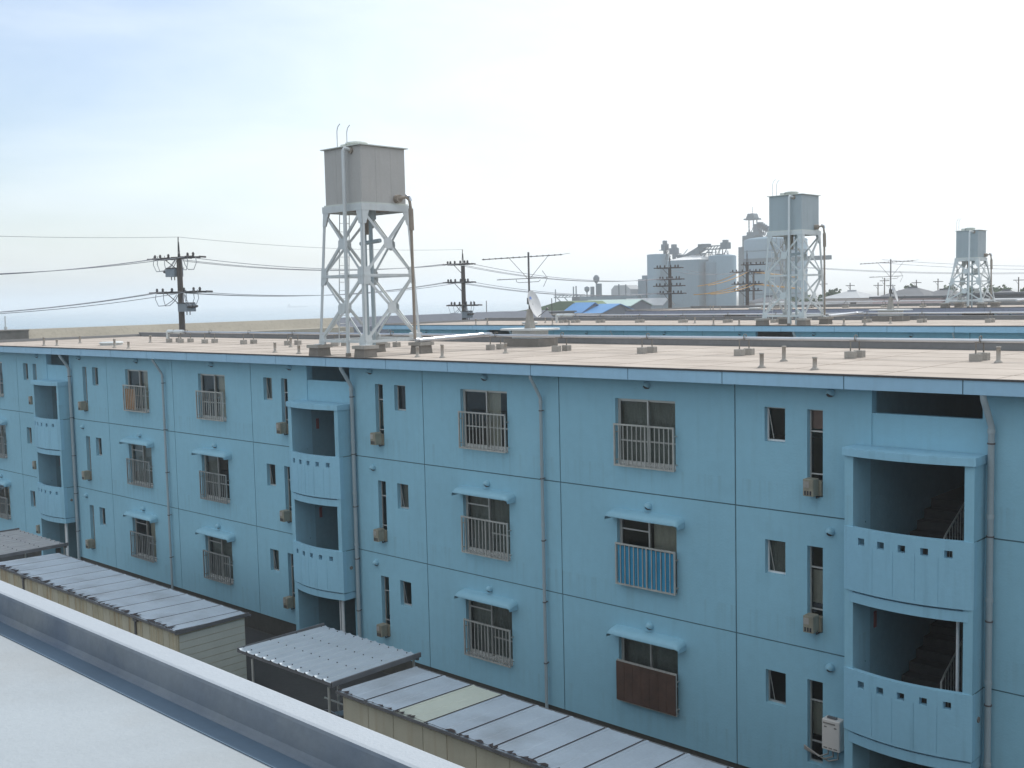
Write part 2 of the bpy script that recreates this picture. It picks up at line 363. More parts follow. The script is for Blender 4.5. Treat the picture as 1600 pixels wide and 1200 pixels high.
def build_block(yo, zo, detail, label, wallm='wall', fasm='fascia', balm='balc'):
    root = empty('apartment_building', label, 'apartment building', (0, yo, zo), 'long flat roofed apartment blocks in rows')
    P = lambda n, m_, mm, b=0: ob(n, m_, mm, root, b)
    # front wall
    xs = brk(XA, XB, [h[0] for h in HOLES]+[h[1] for h in HOLES]+[j+d for j in JV for d in (-.014, .014)])
    zs = brk(-5.32, 2.47, [h[2] for h in HOLES]+[h[3] for h in HOLES]+[-.014, .014, -2.614, -2.586])
    def dep(x, z):
        for h in HOLES:
            if h[0] < x < h[1] and h[2] < z < h[3]: return None
        for s_ in STAIRS:
            if s_-1.3 < x < s_+1.0: return 0
        if any(abs(x-j) < .014 for j in JV) or abs(z) < .014 or abs(z+2.6) < .014: return .018
        return 0
    mb = MB(); mb.field(xs, zs, dep, lambda x, d, z: (x, d, z), .2, mfun=lambda d: 1 if d > 0 else 0)
    P('front_wall', mb, [wallm, 'wall_groove'])
    mb = MB(); 
    gaps = [XA]+[v for s_ in STAIRS for v in (s_-1.14, s_+.82)]+[XB]
    for a, b in zip(gaps[::2], gaps[1::2]): mb.box(a, b, .03, .2, GZ, -5.323)
    P('plinth', mb, 'plinth')
    mb = MB(); mb.box(XA, XA+.2, .2, 8.3, GZ, 2.47); P('end_wall', mb, wallm)
    mb = MB(); mb.box(XB-.2, XB, .2, 8.3, GZ, 2.47); P('end_wall', mb, wallm)
    mb = MB(); mb.box(XA, XB, 8.3, 8.5, GZ, 2.47); P('back_wall', mb, wallm)
    # floors + stairwell cross walls keep the rooms dark
    mb = MB()
    gg = [XA+.2]+[v for s_ in STAIRS for v in (s_-1.25, s_+1.14)]+[XB-.2]
    for f in (0, -2.6, -5.2):
        for a, b in zip(gg[::2], gg[1::2]): mb.box(a, b, .2, 8.3, f+.1, f+.25)
    P('floor_slab', mb, 'room')
    # roof slab, fascia, trims
    mb = MB(); mb.box(XA-.3, XB, -.44, 9.25, 2.47, 2.676); P('roof_slab', mb, wallm)
    mb = MB(); mb.box(XA-.2, XB, -.40, 8.42, 2.677, 2.684); mb.box(XA-.2, XB, 8.58, 9.2, 2.677, 2.72)
    x = XA+.8
    while x < XB: mb.box(x, x+.018, -.4, 8.3, 2.684, 2.688, 1); x += 2.04*(1 + .02*random.random())
    for y in (.9, 2.4, 3.9, 5.4, 6.9): mb.box(XA, XB, y, y+.014, 2.6845, 2.6875, 1)
    P('roof_surface', mb, ['roof', 'seam'])
    JF = [-49.6, -47.4, -45.2, -43.1, -40.86, -38.45, -36.2, -33.69, -31.2, -28.87, -26.34, -24.0, -21.5, -19.2, -16.48, -13.75, -11.47, -8.95, -6.85, -4.4, -1.9, .6, 3.1, 5.6, 8.1, 10.6]
    fx = brk(XA-.3, XB, [j+d for j in JF for d in (-.01, .01)])
    mb = MB(); mb.field(fx, [2.455, 2.69], lambda x, z: .015 if any(abs(x-j) < .01 for j in JF) else 0, lambda x, d, z: (x, -.465+d, z), .024, mfun=lambda d: 1 if d > 0 else 0)
    P('fascia', mb, [fasm, 'wall_groove'])
    mb = MB(); mb.box(XA-.33, XB, -.485, -.405, 2.692, 2.725); P('roof_edge_trim', mb, 'trim')
    mb = MB(); mb.box(XA-.3, XB, 8.42, 8.58, 2.69, 2.86, 0); mb.box(XA-.32, XB, 8.40, 8.60, 2.862, 2.885, 1)
    mb.box(XA-.3, XA-.16, -.40, 8.40, 2.69, 2.80, 1)
    P('roof_curb', mb, ['curb', 'curbtop'])
    # stair towers
    for s_ in STAIRS:
        xl, xr = s_-1.3, s_+.98
        # side cheeks of the projecting shaft
        for side, (a, b) in enumerate(((xl, xl+.16), (xr-.16, xr))):
            mb = MB(); mb.box(a, b, -.5, -.002, -3.77 if side else -5.9, 1.27)
            P('shaft_side_wall', mb, wallm)
        mb = MB(); mb.box(xl, xl+.14, -.49, -.003, -5.9, -3.78); mb.box(xr-.12, xr, -.35, -.003, -5.9, -3.78) if 0 else None
        # top panel below the upper opening
        mb = MB(); mb.box(s_-1.029, s_+.919, .02, .16, 1.38, 2.0); P('shaft_panel', mb, wallm)
        # hood slab
        xsq = brk(xl-.04, xr+.03, [], .12); poly = [(x, arc(s_, x, .17, -.53)) for x in xsq]+[(xr+.03, -.003), (xl-.04, -.003)]
        mb = MB(); mb.prism(poly, 'z', 1.275, 1.40); mb.prism([(x, y+.004) for x, y in poly], 'z', 1.40, 1.415); P('shaft_hood', mb, balm)
        # bulging balcony fronts + slab bands
        for zt in (0.0, -2.6):
            hx = [s_-1.0+.385*i for i in range(5)]
            ex = [h+d for h in hx for d in (0, .13)]+[h+.29 for h in hx[:4]]+[h+.298 for h in hx[:4]]
            xs2 = brk(xl-.01, xr+.01, ex, .12)
            def dep2(x, z):
                if any(h < x < h+.13 for h in hx) and zt-.30 < z < zt-.17: return None
                if any(h+.29 < x < h+.298 for h in hx[:4]) and zt-1.1 < z < zt-.30: return .006
                return 0
            mb = MB(); mb.field(xs2, brk(zt-1.15, zt, [zt-.17, zt-.30, zt-1.1]), dep2, lambda x, d, z: (x, arc(s_, x)+d, z), .12)
            # top cap ledge
            P('stair_balcony', mb, balm)
            xs3 = brk(xl+.01, xr-.01, [], .12)
            mb = MB(); mb.prism([(x, arc(s_, x)+.03) for x in xs3]+[(xr-.01, 0.9), (xl+.01, 0.9)], 'z', zt-1.37, zt-1.19); P('landing_slab', mb, balm)
        if detail:
            # shaft inner walls, flights, railings
            mb = MB()
            mb.box(s_-1.25, s_-1.14, .201, 6.0, GZ, 2.46); mb.box(s_+.92, s_+1.14, .2, 6.0, GZ, 2.46); mb.box(s_-1.14, s_+.92, 5.8, 6.0, GZ, 2.46)
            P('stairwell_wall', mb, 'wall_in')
            mb = MB()
            for f in (0, -2.6):
                mb.box(s_-1.139, s_+.919, 3.3, 5.8, f-.15, f)
                n = 7
                for i in range(n):                      # up flight on the left (landing -1.2 -> floor f), down flight on the right
                    y0 = .9+i*.34; z = f-1.2+(i+1)*1.2/n
                    mb.box(s_-1.13, s_-.08, y0, y0+.35, z-.30, z)
                    z2 = f-1.2-(i+1)*1.4/n
                    mb.box(s_+.02, s_+.91, y0, y0+.35, z2-.30, z2)
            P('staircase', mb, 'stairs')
            mb = MB()
            for f in (0, -2.6):
                mb.tube([(s_-.03, .75, f-1.2), (s_-.03, .75, f-.35), (s_-.03, .95, f-.22), (s_-.03, 3.3, f+.95)], .02, 6)
                for i in range(18):
                    y = .95+i*.13; mb.tube([(s_-.03, y, f-1.2+(y-.9)*.5), (s_-.03, y, f-.22+(y-.95)*.498)], .008, 4)
            P('stair_railing', mb, 'rail')
            # red sign plate + thin post in the openings
            for f in ((-2.6,) if s_ > -10 else (0, -2.6)):
                mb = MB(); mb.box(s_-1.139, s_-1.12, .35, .44, f+.55, f+.85); P('notice_plate', mb, mat('notice_red', (.22, .06, .06), .6) if 'notice_red' not in bpy.data.materials else bpy.data.materials['notice_red'])
            mb = MB(); mb.cyl(s_+.62, -.2, -3.77+.0, -1.37, .03, 8) ; P('service_pipe', mb, 'whitealu')
            mb = MB(); mb.cyl(s_+.72, -.35, GZ, -3.99, .045, 8); mb.cyl(s_+.60, -.35, GZ, -3.99, .02, 8); P('service_pipe', mb, 'whitealu')
            mb = MB(); mb.tube([(xr+.001, -.22, -3.1), (xr+.02, -.22, -3.1)], .05, 10); P('wall_fitting', mb, 'concdark')
        # side joint line on the tower's flank
        mb = MB()
        for z in (-.004, -2.604): mb.box(xr+.001, xr+.004, -.49, -.01, z-.012, z+.012)
        P('joint_line', mb, 'wall_groove')
        # downpipe at the tower
        px_ = s_+1.1
        downpipe(root, px_, .055)
    for u in UNITS: downpipe(root, u-.47, .038)
    # vent hoods
    for s_ in STAIRS:
        for sg in (-1, 1):
            for f in FL: vent(root, s_+sg*1.82, f+2.33, detail)
    for a, b, k in WINS:
        if k[0] == 'W':
            for f in FL: vent(root, (a+b)/2+.08, f+2.33-(.0 if f else .02), detail)
    # windows
    for idx, (a, b, k) in enumerate(WINS):
        for fi, f in enumerate(FL):
            if k[0] == 'W':
                big_window(root, a, b, f+W_Z[0], f+W_Z[1], idx*3+fi, detail)
                if detail: guard(root, a, b, f, k, fi, a)
                if fi: awning(root, (a+b)/2+.05, f+2.2)
            else: slim_window(root, a, b, f+(S_Z if k == 'S' else T_Z)[0], f+2.0, k, idx*3+fi, detail, fi)
    # roof vent stubs
    ST = [(-11.38, .88), (-12.0, 2.89), (-10.17, .8), (-7.86, 4.09), (-28.29, .88), (-26.77, .67), (-20.77, .86), (-21.7, .83), (-20.65, 3.14), (-43.84, .58), (-43.14, .79),
          (-44.88, 2.57), (-38.2, .71), (-36.96, .61), (-31.0, 3.4), (-41.6, 4.0), (-3.2, .8), (-2.6, 2.9)]
    for i, (x, y) in enumerate(ST):
        h = .3+.05*math.sin(i*2.3)
        mb = MB(); mb.lathe(x, y, [(.085, 2.686), (.085, 2.70), (.055, 2.725), (.042, 2.74), (.042, 2.686+h-.03), (.05, 2.686+h-.03), (.05, 2.686+h), (.0, 2.686+h)], 12)
        P('roof_vent_stub', mb, 'concrete')
    mb = MB(); mb.lathe(-41.0, 2.0, [(.42, 2.686), (.42, 2.75), (.46, 2.76), (.46, 2.80), (.40, 2.815), (0, 2.82)], 24); P('roof_hatch', mb, 'galv')
    return root

def downpipe(root, x, r):
    mb = MB()
    mb.tube([(x-.03, -.40, 2.47), (x-.03, -.40, 2.40), (x-.01, -.16, 2.02), (x, -.10, 1.90), (x, -.10, GZ+.3)], r, 10)
    for z in (1.86, .42, -1.0, -2.42, -3.85): mb.cyl(x, -.10, z-.07, z, r*1.18, 10)
    o = ob('downpipe', mb, 'pipegrey', root)
    for z in (1.62, .05, -1.4, -2.85, -4.3):
        mb = MB(); mb.cyl(x, -.10, z-.012, z+.012, r+.012, 10); mb.box(x-.012, x+.012, -.10, -.001, z-.01, z+.01)
        ob('clamp', mb, 'clamp', o)
def vent(root, x, z, detail):
    # half-dome weather hood opening downwards
    mb = MB(); n = 12; V = []; r = .085; rows = 5
    mb.tube([(x, -.002, z), (x, -.05, z)], r*.92, 14, m=1)
    for i in range(rows+1):
        t = i/rows*math.pi/2
        for j in range(n+1):
            a = -math.pi*.18+math.pi*1.36*j/n
            V.append((x+r*math.cos(a)*math.cos(t*.98), -.03-.10*math.sin(t), z+r*math.sin(a)*math.cos(t*.98)))
    Fs = [(i*(n+1)+j, (i+1)*(n+1)+j, (i+1)*(n+1)+j+1, i*(n+1)+j+1) for i in range(rows) for j in range(n)]
    mb.add(V, Fs, 0, True)
    mb.add([(x+r*math.cos(-math.pi*.18+math.pi*1.36*j/n), yy, z+r*math.sin(-math.pi*.18+math.pi*1.36*j/n)) for yy in (-.001, -.03) for j in range(n+1)], [(j, n+1+j, n+2+j, j+1) for j in range(n)], 0, True)
    ob('vent_hood', mb, ['hoodpaint', 'dark'], root)
def awning(root, xc, z):
    W = .94; mb = MB()
    prof = [(0, z), (-.17, z-.018), (-.24, z-.04), (-.285, z-.07), (-.305, z-.105), (-.31, z-.135)]
    n = len(prof); k = 7
    # rounded ends: shell swept, ends drop in a quarter round
    cols = []
    for j in range(k): a = math.pi/2*j/(k-1); cols.append((-W+.14*(1-math.sin(a)), a))
    xs = [(-W, 1.0, .30)]+[(-W+.02, .55, .12), (-W+.06, .18, .03), (-W+.13, 0, 0), (W-.13, 0, 0), (W-.06, .18, .03), (W-.02, .55, .12)]+[(W, 1.0, .30)]
    def P(x, q, t, inner):
        y, zz = q; drop = .10*t
        off = .018 if inner else 0; 
        return (xc+x*(1-(.02 if inner else 0)), y*(1-.05*t)+(off if y < -.01 else 0), min(zz, z-.0)-drop*(1 if zz > z-.12 else .35)-(off if zz > z-.15 else 0))
    V = []
    for x, t, _ in xs:
        for q in prof: V.append(P(x, q, t, False))
    m = len(xs)
    mb.add(V, [(i*n+j, i*n+j+1, (i+1)*n+j+1, (i+1)*n+j) for i in range(m-1) for j in range(n-1)], 0, True)
    # end cheeks, inner skin
    for sg, i in ((-1, 0), (1, m-1)):
        loop = V[i*n:(i+1)*n]; y0 = loop[0]
        bottom = [(loop[-1][0], loop[-1][1], z-.225), (y0[0], -.002, z-.225)]
        mb.add(list(loop)+bottom, [tuple(range(n+2))], 0)
    mb.add([(v[0]*(1) + (.02 if v[0] < xc else -.02), v[1]+.018 if v[1] < -.02 else -.002, v[2]-.016) for v in V], [(i*n+j, (i+1)*n+j, (i+1)*n+j+1, i*n+j+1) for i in range(m-1) for j in range(n-1)], 0, True)
    # front lip
    mb.box(xc-W+.12, xc+W-.12, -.314, -.303, z-.15, z-.125)
    ob('window_awning', mb, 'hoodpaint', root)
def sash(x0, x1, z0, z1, y, t=.035, d=.03, mid=None):
    mb = MB(); mb.box(x0, x0+t, y, y+d, z0, z1); mb.box(x1-t, x1, y, y+d, z0, z1); mb.box(x0+t, x1-t, y, y+d, z0, z0+t*1.3); mb.box(x0+t, x1-t, y, y+d, z1-t, z1)
    if mid: mb.box(x0+t, x1-t, y+.004, y+d-.004, mid-.016, mid+.016)
    return mb
def quadmb(x0, x1, y, z0, z1, wav=0, m=0):
    mb = MB(); n = max(2, int((x1-x0)/.03)) if wav else 1
    V = []; 
    for i in range(n+1):
        x = x0+(x1-x0)*i/n; yy = y+wav*math.sin(i*1.9)
        V += [(x, yy, z0), (x, yy, z1)]
    mb.add(V, [(2*i, 2*i+2, 2*i+3, 2*i+1) for i in range(n)], m, bool(wav)); return mb
def big_window(root, a, b, z0, z1, idx, detail):
    rnd = random.Random(idx*17+3)
    y = .095
    mb = sash(a, b, z0, z1, y, .03, .10)
    o = ob('window', mb, 'alu', root)
    m_ = (a+b)/2
    mid = z0+(z1-z0)*.36
    if detail:
        ob('sash', sash(a+.03, m_+.02, z0+.035, z1-.03, y+.01, .032, .028, z1-.26 if rnd.random() < .4 else mid), 'alu', o)
        ob('sash', sash(m_-.02, b-.03, z0+.035, z1-.03, y+.05, .032, .028, mid), 'alu', o)
    mb = quadmb(a+.05, m_+.0, y+.024, z0+.06, z1-.05); ob('pane', mb, 'glass', o)
    mb = quadmb(m_, b-.05, y+.064, z0+.06, z1-.05); ob('pane', mb, 'glass', o)
    # curtains behind, some partly drawn
    r = rnd.random()
    if r < .35: ob('curtain', quadmb(m_+.03, b, y+.16, z0, z1, .012), 'curtain', o)
    elif r < .6: ob('curtain', quadmb(a, m_-.1, y+.16, z0, z1, .012), 'curtaind', o); ob('curtain', quadmb(b-.3, b, y+.16, z0, z1, .012), 'curtain', o)
    elif r < .85: ob('curtain', quadmb(a, b, y+.16, z0, z1, .010), 'curtaind', o)
    else: ob('curtain', quadmb(m_-.1, m_+.35, y+.16, z0, z1, .012), 'curtain', o)
    # sill
    mb = MB(); mb.box(a-.0, b+.0, -.02, .09, z0-.025, z0+.004)
    ob('sill', mb, 'alu', o)
def guard(root, a, b, f, k, fi, key):
    y = -.13; x0, x1 = a+.05, b+.05; z0, z1 = f+.55, f+1.47
    near = a > -21
    mb = MB(); t = .032
    mb.box(x0, x1, y-.02, y+.02, z1-.035, z1); mb.box(x0, x1, y-.02, y+.02, z0, z0+.03)
    mb.box(x0, x0+t, y-.018, y+.018, z0+.03, z1-.035); mb.box(x1-t, x1, y-.018, y+.018, z0+.03, z1-.035)
    n = 13
    for i in range(1, n):
        x = x0+t/2+(x1-x0-t)*i/n
        if i == 7: continue
        mb.box(x-.009, x+.009, y-.009, y+.009, z0+.03, z1-.035)
    x = x0+(x1-x0)*.53; mb.box(x-.014, x+.014, y-.014, y+.014, z0+.03, z1-.035)
    for xx in (x0+.01, x1-.03):
        for z in (z0+.12, z1-.2): mb.box(xx, xx+.02, y+.018, .0, z, z+.02)
    g = ob('window_guard', mb, 'rail' if fi == 0 or near else 'greyrail', root)
    def slats(mn, zz0, zz1, label, xa=x0+.05, xb=x1-.03, nn=9):
        mb = MB()
        for i in range(nn):
            u0 = xa+(xb-xa)*i/nn; u1 = xa+(xb-xa)*(i+1)/nn-.012
            mb.box(u0, u1, y+.022, y+.034, zz0, zz1)
            if mn == 'bluepanel': mb.box(u0+(u1-u0)*.45, u0+(u1-u0)*.6, y+.014, y+.0215, zz0, zz1)
        o = ob('screen_panel', mb, mn, g); o['label'] = label
    if k == 'W2' and -16.05 < a < -11 and fi == 1: slats('bluepanel', z0+.02, z1-.06, 'bright blue slatted screen tied inside the window guard')
    if k == 'W2' and -16.05 < a < -11 and fi == 2:
        mb = MB(); nn = 7
        for i in range(nn):
            u0 = x0+(x1-x0)*i/nn; mb.box(u0+.003, u0+(x1-x0)/nn-.003, y-.045, y-.025, z0+.03, z1-.03)
        o = ob('screen_panel', mb, 'brownpanel', g); o['label'] = 'dark brown board screen covering the window guard'
    if k == 'W1' and a < -34 and a > -40 and fi == 0:
        mb = MB(); mb.box(x0+.06, x0+.8, y+.025, y+.045, z0+.06, z1-.14); o = ob('screen_panel', mb, 'orange', g); o['label'] = 'orange brown board behind the window guard'
def slim_window(root, a, b, z0, z1, k, idx, detail, fi):
    rnd = random.Random(idx*31+5); y = .11
    bright = (-12 < a < -9) and k == 'S' and fi < 2
    mb = sash(a, b, z0, z1, y, .028, .04); o = ob('window', mb, 'whitealu' if bright else 'alu', root)
    ob('pane', quadmb(a+.028, b-.028, y+.02, z0+.028, z1-.028), 'glass', o)
    if k == 'S':
        if detail:
            if rnd.random() < .6:
                mb = MB(); mb.bar((a+.05, y-.03, z1-.06), (a+.14, y+.0, z0+.05), .012, .012); ob('stay', mb, 'alu', o)
        if rnd.random() < .5: ob('curtain', quadmb(a, b, y+.1, z0, z1, .006), 'curtaind', o)
    else:
        mb = MB(); zz = z1-.42; mb.box(a+.02, b-.02, y-.005, y+.03, zz-.015, zz+.015); mb.box(a+.02, b-.02, y-.005, y+.03, z0+.40, z0+.425)
        ob('transom', mb, 'alu', o)
        if rnd.random() < .6: ob('curtain', quadmb(a, b, y+.12, z0+.5, z1-.5, .008), 'curtain', o)
        if fi == 0 and -11 < a < -9: ob('blind', quadmb(a, b, y+.08, z1-.38, z1, 0), 'pink', o)
        if detail and not (fi == 2 and -11 < a < -9):
            # gas heater terminal standing proud of the slot
            mb = MB(); xc = (a+b)/2-.01; w2 = .105
            mb.rbox(xc-w2, xc+w2, -.26, -.02, z0+.04, z0+.36, .012)
            mb.box(xc-.09, xc+.02, -.268, -.262, z0+.20, z0+.32, 1)
            for q in range(3): mb.box(xc-.07+q*.055, xc-.04+q*.055, -.268, -.262, z0+.06, z0+.14, 2)
            mb.box(xc-.10, xc+.15, -.02, .10, z0+.02, z0+.30, 0)
            mb.tube([(xc+.10, -.12, z0+.04), (xc+.10, -.12, z0-.0), (xc+.13, .02, z0+.02)], .015, 6, 2)
            h = ob('gas_heater_terminal', mb, ['heater', 'concrete', 'dark'], root)
    if k == 'T' and detail and fi == 2 and -11 < a < -9:
        x0, z = -9.50, -4.38
        mb = MB(); mb.rbox(x0, x0+.36, -.22, -.002, z, z+.58, .015)
        h = ob('water_heater', mb, 'heaterw', root); h['label'] = 'pale wall mounted gas water heater with pipes below'
        mb = MB(); mb.box(x0+.03, x0+.27, -.228, -.2205, z+.50, z+.525); mb.box(x0+.05, x0+.10, -.227, -.2205, z+.43, z+.455); mb.box(x0+.25, x0+.30, -.227, -.2205, z+.43, z+.455)
        for q in range(3): mb.box(x0+.04+q*.1, x0+.11+q*.1, -.227, -.2205, z+.03, z+.05)
        ob('marking', mb, 'concdark', h)
        mb = MB(); mb.box(x0+.08, x0+.26, -.16, -.10, z+.585, z+.62); ob('flue', mb, 'steelframe', h)
        mb = MB()
        for q, dx in enumerate((.08, .18, .28)): mb.tube([(x0+dx, -.12, z), (x0+dx, -.12, z-.12-.03*q), (x0+dx-.2, -.08, z-.24-.02*q), (x0-.45, -.05, z-.12-.03*q)], .016, 6)
        ob('pipe', mb, 'concrete', h)

near_block = build_block(0, 0, True, 'nearest light blue apartment block filling the frame, its whole window wall in view')
block2 = build_block(24.65, 0, False, 'second light blue block, only its roof strip and upper wall showing above the nearest roof')
block3 = build_block(48.85, .25, False, 'mauve grey block, third row back, carrying the farthest water tower', 'mauve', 'mauve', 'mauve')

# ------------------------------------------------------------------ foreground roof
fb = empty('rooftop_building', 'grey white roof with a low parapet in the lower left foreground', 'building', (0, -21.01, 0)); fb.rotation_euler = (0, 0, R(-.5))
mb = MB(); mb.box(-16, 16, -5, 4.438, 2.45, 2.68); ob('roof_deck', mb, 'myroof', fb)
mb = MB()
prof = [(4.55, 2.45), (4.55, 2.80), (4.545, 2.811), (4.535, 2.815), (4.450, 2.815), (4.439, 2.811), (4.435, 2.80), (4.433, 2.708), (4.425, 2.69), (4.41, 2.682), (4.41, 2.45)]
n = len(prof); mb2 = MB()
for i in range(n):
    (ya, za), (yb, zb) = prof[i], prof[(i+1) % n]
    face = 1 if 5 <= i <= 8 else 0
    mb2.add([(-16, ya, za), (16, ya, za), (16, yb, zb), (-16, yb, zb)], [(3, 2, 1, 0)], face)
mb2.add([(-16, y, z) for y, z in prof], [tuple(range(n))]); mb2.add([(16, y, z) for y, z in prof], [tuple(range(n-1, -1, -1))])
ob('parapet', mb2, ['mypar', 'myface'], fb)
mb = MB(); mb.box(-16, 16, 4.325, 4.41, 2.681, 2.684); ob('parapet_shade_strip', mb, 'drain', fb)  # parapet shadow painted as a thin dark blue strip on the deck
mb = MB(); mb.box(-15.8, 15.8, -4.8, 4.40, GZ, 2.449); ob('wall', mb, 'plinth', fb)
cap = MB(); cap.lathe(-5.35, -16.66, [(.035, 2.682), (.035, 2.705), (.028, 2.72), (.012, 2.728), (0, 2.73)], 14); cap.tube([(-5.35, -16.66, 2.70), (-5.31, -16.66, 2.715), (-5.29, -16.66, 2.70)], .01, 6)
tag(ob('drain_cap', cap, 'cream'), 'small cream roof drain cap at the left edge of the photo', 'drain cap')

# ------------------------------------------------------------------ sheds and canopies in the lane
def shed(x0, x1, y0, y1, zt, label, rusty, yellow=None):
    r = empty('storage_shed', label, 'shed', ((x0+x1)/2, (y0+y1)/2, GZ), 'long low storage sheds between the blocks')
    ox, oy = (x0+x1)/2, (y0+y1)/2
    X0, X1, Y0, Y1 = x0-ox, x1-ox, y0-oy, y1-oy; H = zt-GZ
    mb = MB(); mb.box(X0+.05, X1-.05, Y0+.06, Y1-.05, .0, H-.10)
    # sheet ribs and door joints on the front wall
    x = X0+.05; i = 0; rr = random.Random(int(x0*10))
    while x < X1-.1:
        wd = (.28 if rusty else .62)*(1+.35*rr.random())
        mb.box(x+.008, min(x+wd-.008, X1-.06), Y0+.045, Y0+.06, .05, H-.16, 0 if (i % 3 or not rusty) else 1); x += wd; i += 1
    ob('wall', mb, ['shedwall', 'shedrust'] if not rusty else ['shedrust', 'shedwall'], r)
    mb = MB()
    z = .06
    while z < H-.2: mb.box(X1-.05, X1-.038, Y0+.08, Y1-.06, z, z+.165); z += .18
    ob('end_cladding', mb, 'shedend', r)
    # roof of overlapping flat sheets with small standing ribs
    mb = MB(); x = X0; i = 0; pw = .86; slope = .035
    def zr(y): return H-.02-(y-Y0)*slope
    while x < X1-.02:
        xe = min(x+pw, X1)
        m = 0
        if yellow is not None and i == yellow: m = 1
        prof = [(x, 0), (x+.03, .0), (x+.05, .022), (x+.09, .022), (x+.11, .004), (x+pw*.5, .0), (x+pw*.5+.02, .007), (x+pw*.5+.06, .007), (x+pw*.5+.08, 0), (x+pw-.005, .004)]
        prof = [(min(a, X1), b) for a, b in prof]
        V = []
        for a, b in prof: V += [(a, Y0-.06, zr(Y0)+b), (a, Y1+.05, zr(Y1)+b)]
        k = len(prof); mb.add(V, [(2*j, 2*j+2, 2*j+3, 2*j+1) for j in range(k-1)], m)
        mb.add([(a, q, c_-.02) for a, q, c_ in V], [(2*j, 2*j+1, 2*j+3, 2*j+2) for j in range(k-1)], m)
        mb.bar((xe-.012, Y0-.055, zr(Y0)+.010), (xe-.012, Y1+.045, zr(Y1)+.010), .016, .006, 2)
        mb.bar((x+.045, Y0-.055, zr(Y0)+.013), (x+.045, Y1+.045, zr(Y1)+.013), .008, .006, 2) if not rusty else None
        x = xe; i += 1
    ro = ob('roof', mb, ['shedroof', 'yellowsheet', 'rust'], r)
    # rusted flakes along the front eave
    mb = MB(); rr = random.Random(int(x0*7)+1)
    x = X0+.02; V = []; amp = 1.0 if rusty else .55
    while x < X1-.05:
        L_ = .012+amp*.30*max(0, rr.random()-.45)**1.6*2; V += [(x, Y0-.0585, zr(Y0)+.027), (x+.02*rr.random(), Y0-.055+L_, zr(Y0)+.0265)]; x += rr.uniform(.03, .10)
    mb.add(V, [(2*j, 2*j+2, 2*j+3, 2*j+1) for j in range(len(V)//2-1)])
    ob('rust_patch', mb, 'rust', ro)
    mb = MB(); mb.box(X0-.02, X1+.02, Y0-.08, Y0-.061, H-.07, H-.015); mb.box(X1+.002, X1+.022, Y0-.06, Y1+.05, H-.12, H-.03)
    mb.box(X0-.02, X1+.02, Y1+.052, Y1+.10, H-.14, H-.09)
    ob('eave_trim', mb, 'steelframe', r)
    # a downpipe bracket on the front
    if rusty:
        for xx in (X0+2.0, X1-2.1):
            mb = MB(); mb.box(xx, xx+.06, Y0-.0, Y0+.04, .0, H-.1); mb.box(xx-.01, xx+.16, Y0-.03, Y0+.03, H-.17, H-.11); ob('door_post', mb, 'steelframe', r)
    return r
shed(-34.15, -23.4, -5.6, -3.65, -3.52, 'long shed with white sheet roof and rusty stained walls, left of the bicycle canopy', True)
shed(-17.15, -6.4, -5.62, -3.65, -3.50, 'long shed with white sheet roof and one yellowed panel, right of the corrugated canopy', False, 2)
def canopy(x0, x1, y0, y1, z, label, m_):
    ox, oy = (x0+x1)/2, (y0+y1)/2
    r = empty('bicycle_canopy', label, 'bicycle shelter', (ox, oy, GZ), 'corrugated roofed canopies between the sheds')
    X0, X1, Y0, Y1, H = x0-ox, x1-ox, y0-oy, y1-oy, z-GZ
    mb = MB(); nw = 11; V = []; st = nw*10
    for i in range(st+1):
        t = i/st; x = X0+(X1-X0)*t; ph = (t*nw) % 1
        h = .026 if .10 < ph < .22 else (0 if .32 < ph else .026*(1-(ph-.22)/.10) if ph >= .22 else .026*ph/.10)
        V += [(x, Y0, H+h), (x, Y1, H+h-.05)]
    mb.add(V, [(2*i, 2*i+2, 2*i+3, 2*i+1) for i in range(st)], 0)
    mb.add([(a, b, c_-.006) for a, b, c_ in V], [(2*i, 2*i+1, 2*i+3, 2*i+2) for i in range(st)], 0)
    for i in range(nw):
        for q in range(4):
            x = X0+(X1-X0)*(i+.16)/nw; y = Y0+.12+(Y1-Y0-.25)*q/3; zz = H+.026-.05*(y-Y0)/(Y1-Y0); mb.cyl(x, y, zz, zz+.018, .014, 6, 1)
    ob('roof', mb, [m_, 'dark'], r)
    mb = MB()
    mb.box(X0-.02, X1+.03, Y0+.0, Y0+.05, H-.07, H-.012); mb.box(X0, X1+.02, Y1-.07, Y1-.02, H-.14, H-.06)
    mb.box(X1+.002, X1+.045, Y0, Y1+.02, H-.08, H+.02); mb.box(X0-.03, X0-.002, Y0, Y1, H-.06, H+.03)
    ob('frame', mb, 'steelframe', r)
    for x in (X0+.5, X1-.12):
        for y in (Y0+.035, Y1-.055):
            mb = MB(); mb.cyl(x, y, 0, H-.12, .028, 8); ob('post', mb, 'rail', r)
    mb = MB(); mb.bar((X0+.3, Y0+.25, .95), (X1-.3, Y0+.25, .95), .03, .03); mb.bar((X0+.3, Y1-.3, .9), (X1-.3, Y1-.3, .9), .03, .03); ob('rail', mb, 'rail', r)
    return r
canopy(-20.6, -17.28, -5.72, -3.35, -3.38, 'pale corrugated canopy in the lane, below the middle stair tower', 'canopy')
canopy(-38.0, -34.35, -5.5, -3.2, -3.38, 'dull grey corrugated canopy at the far left of the lane', 'canopyb')
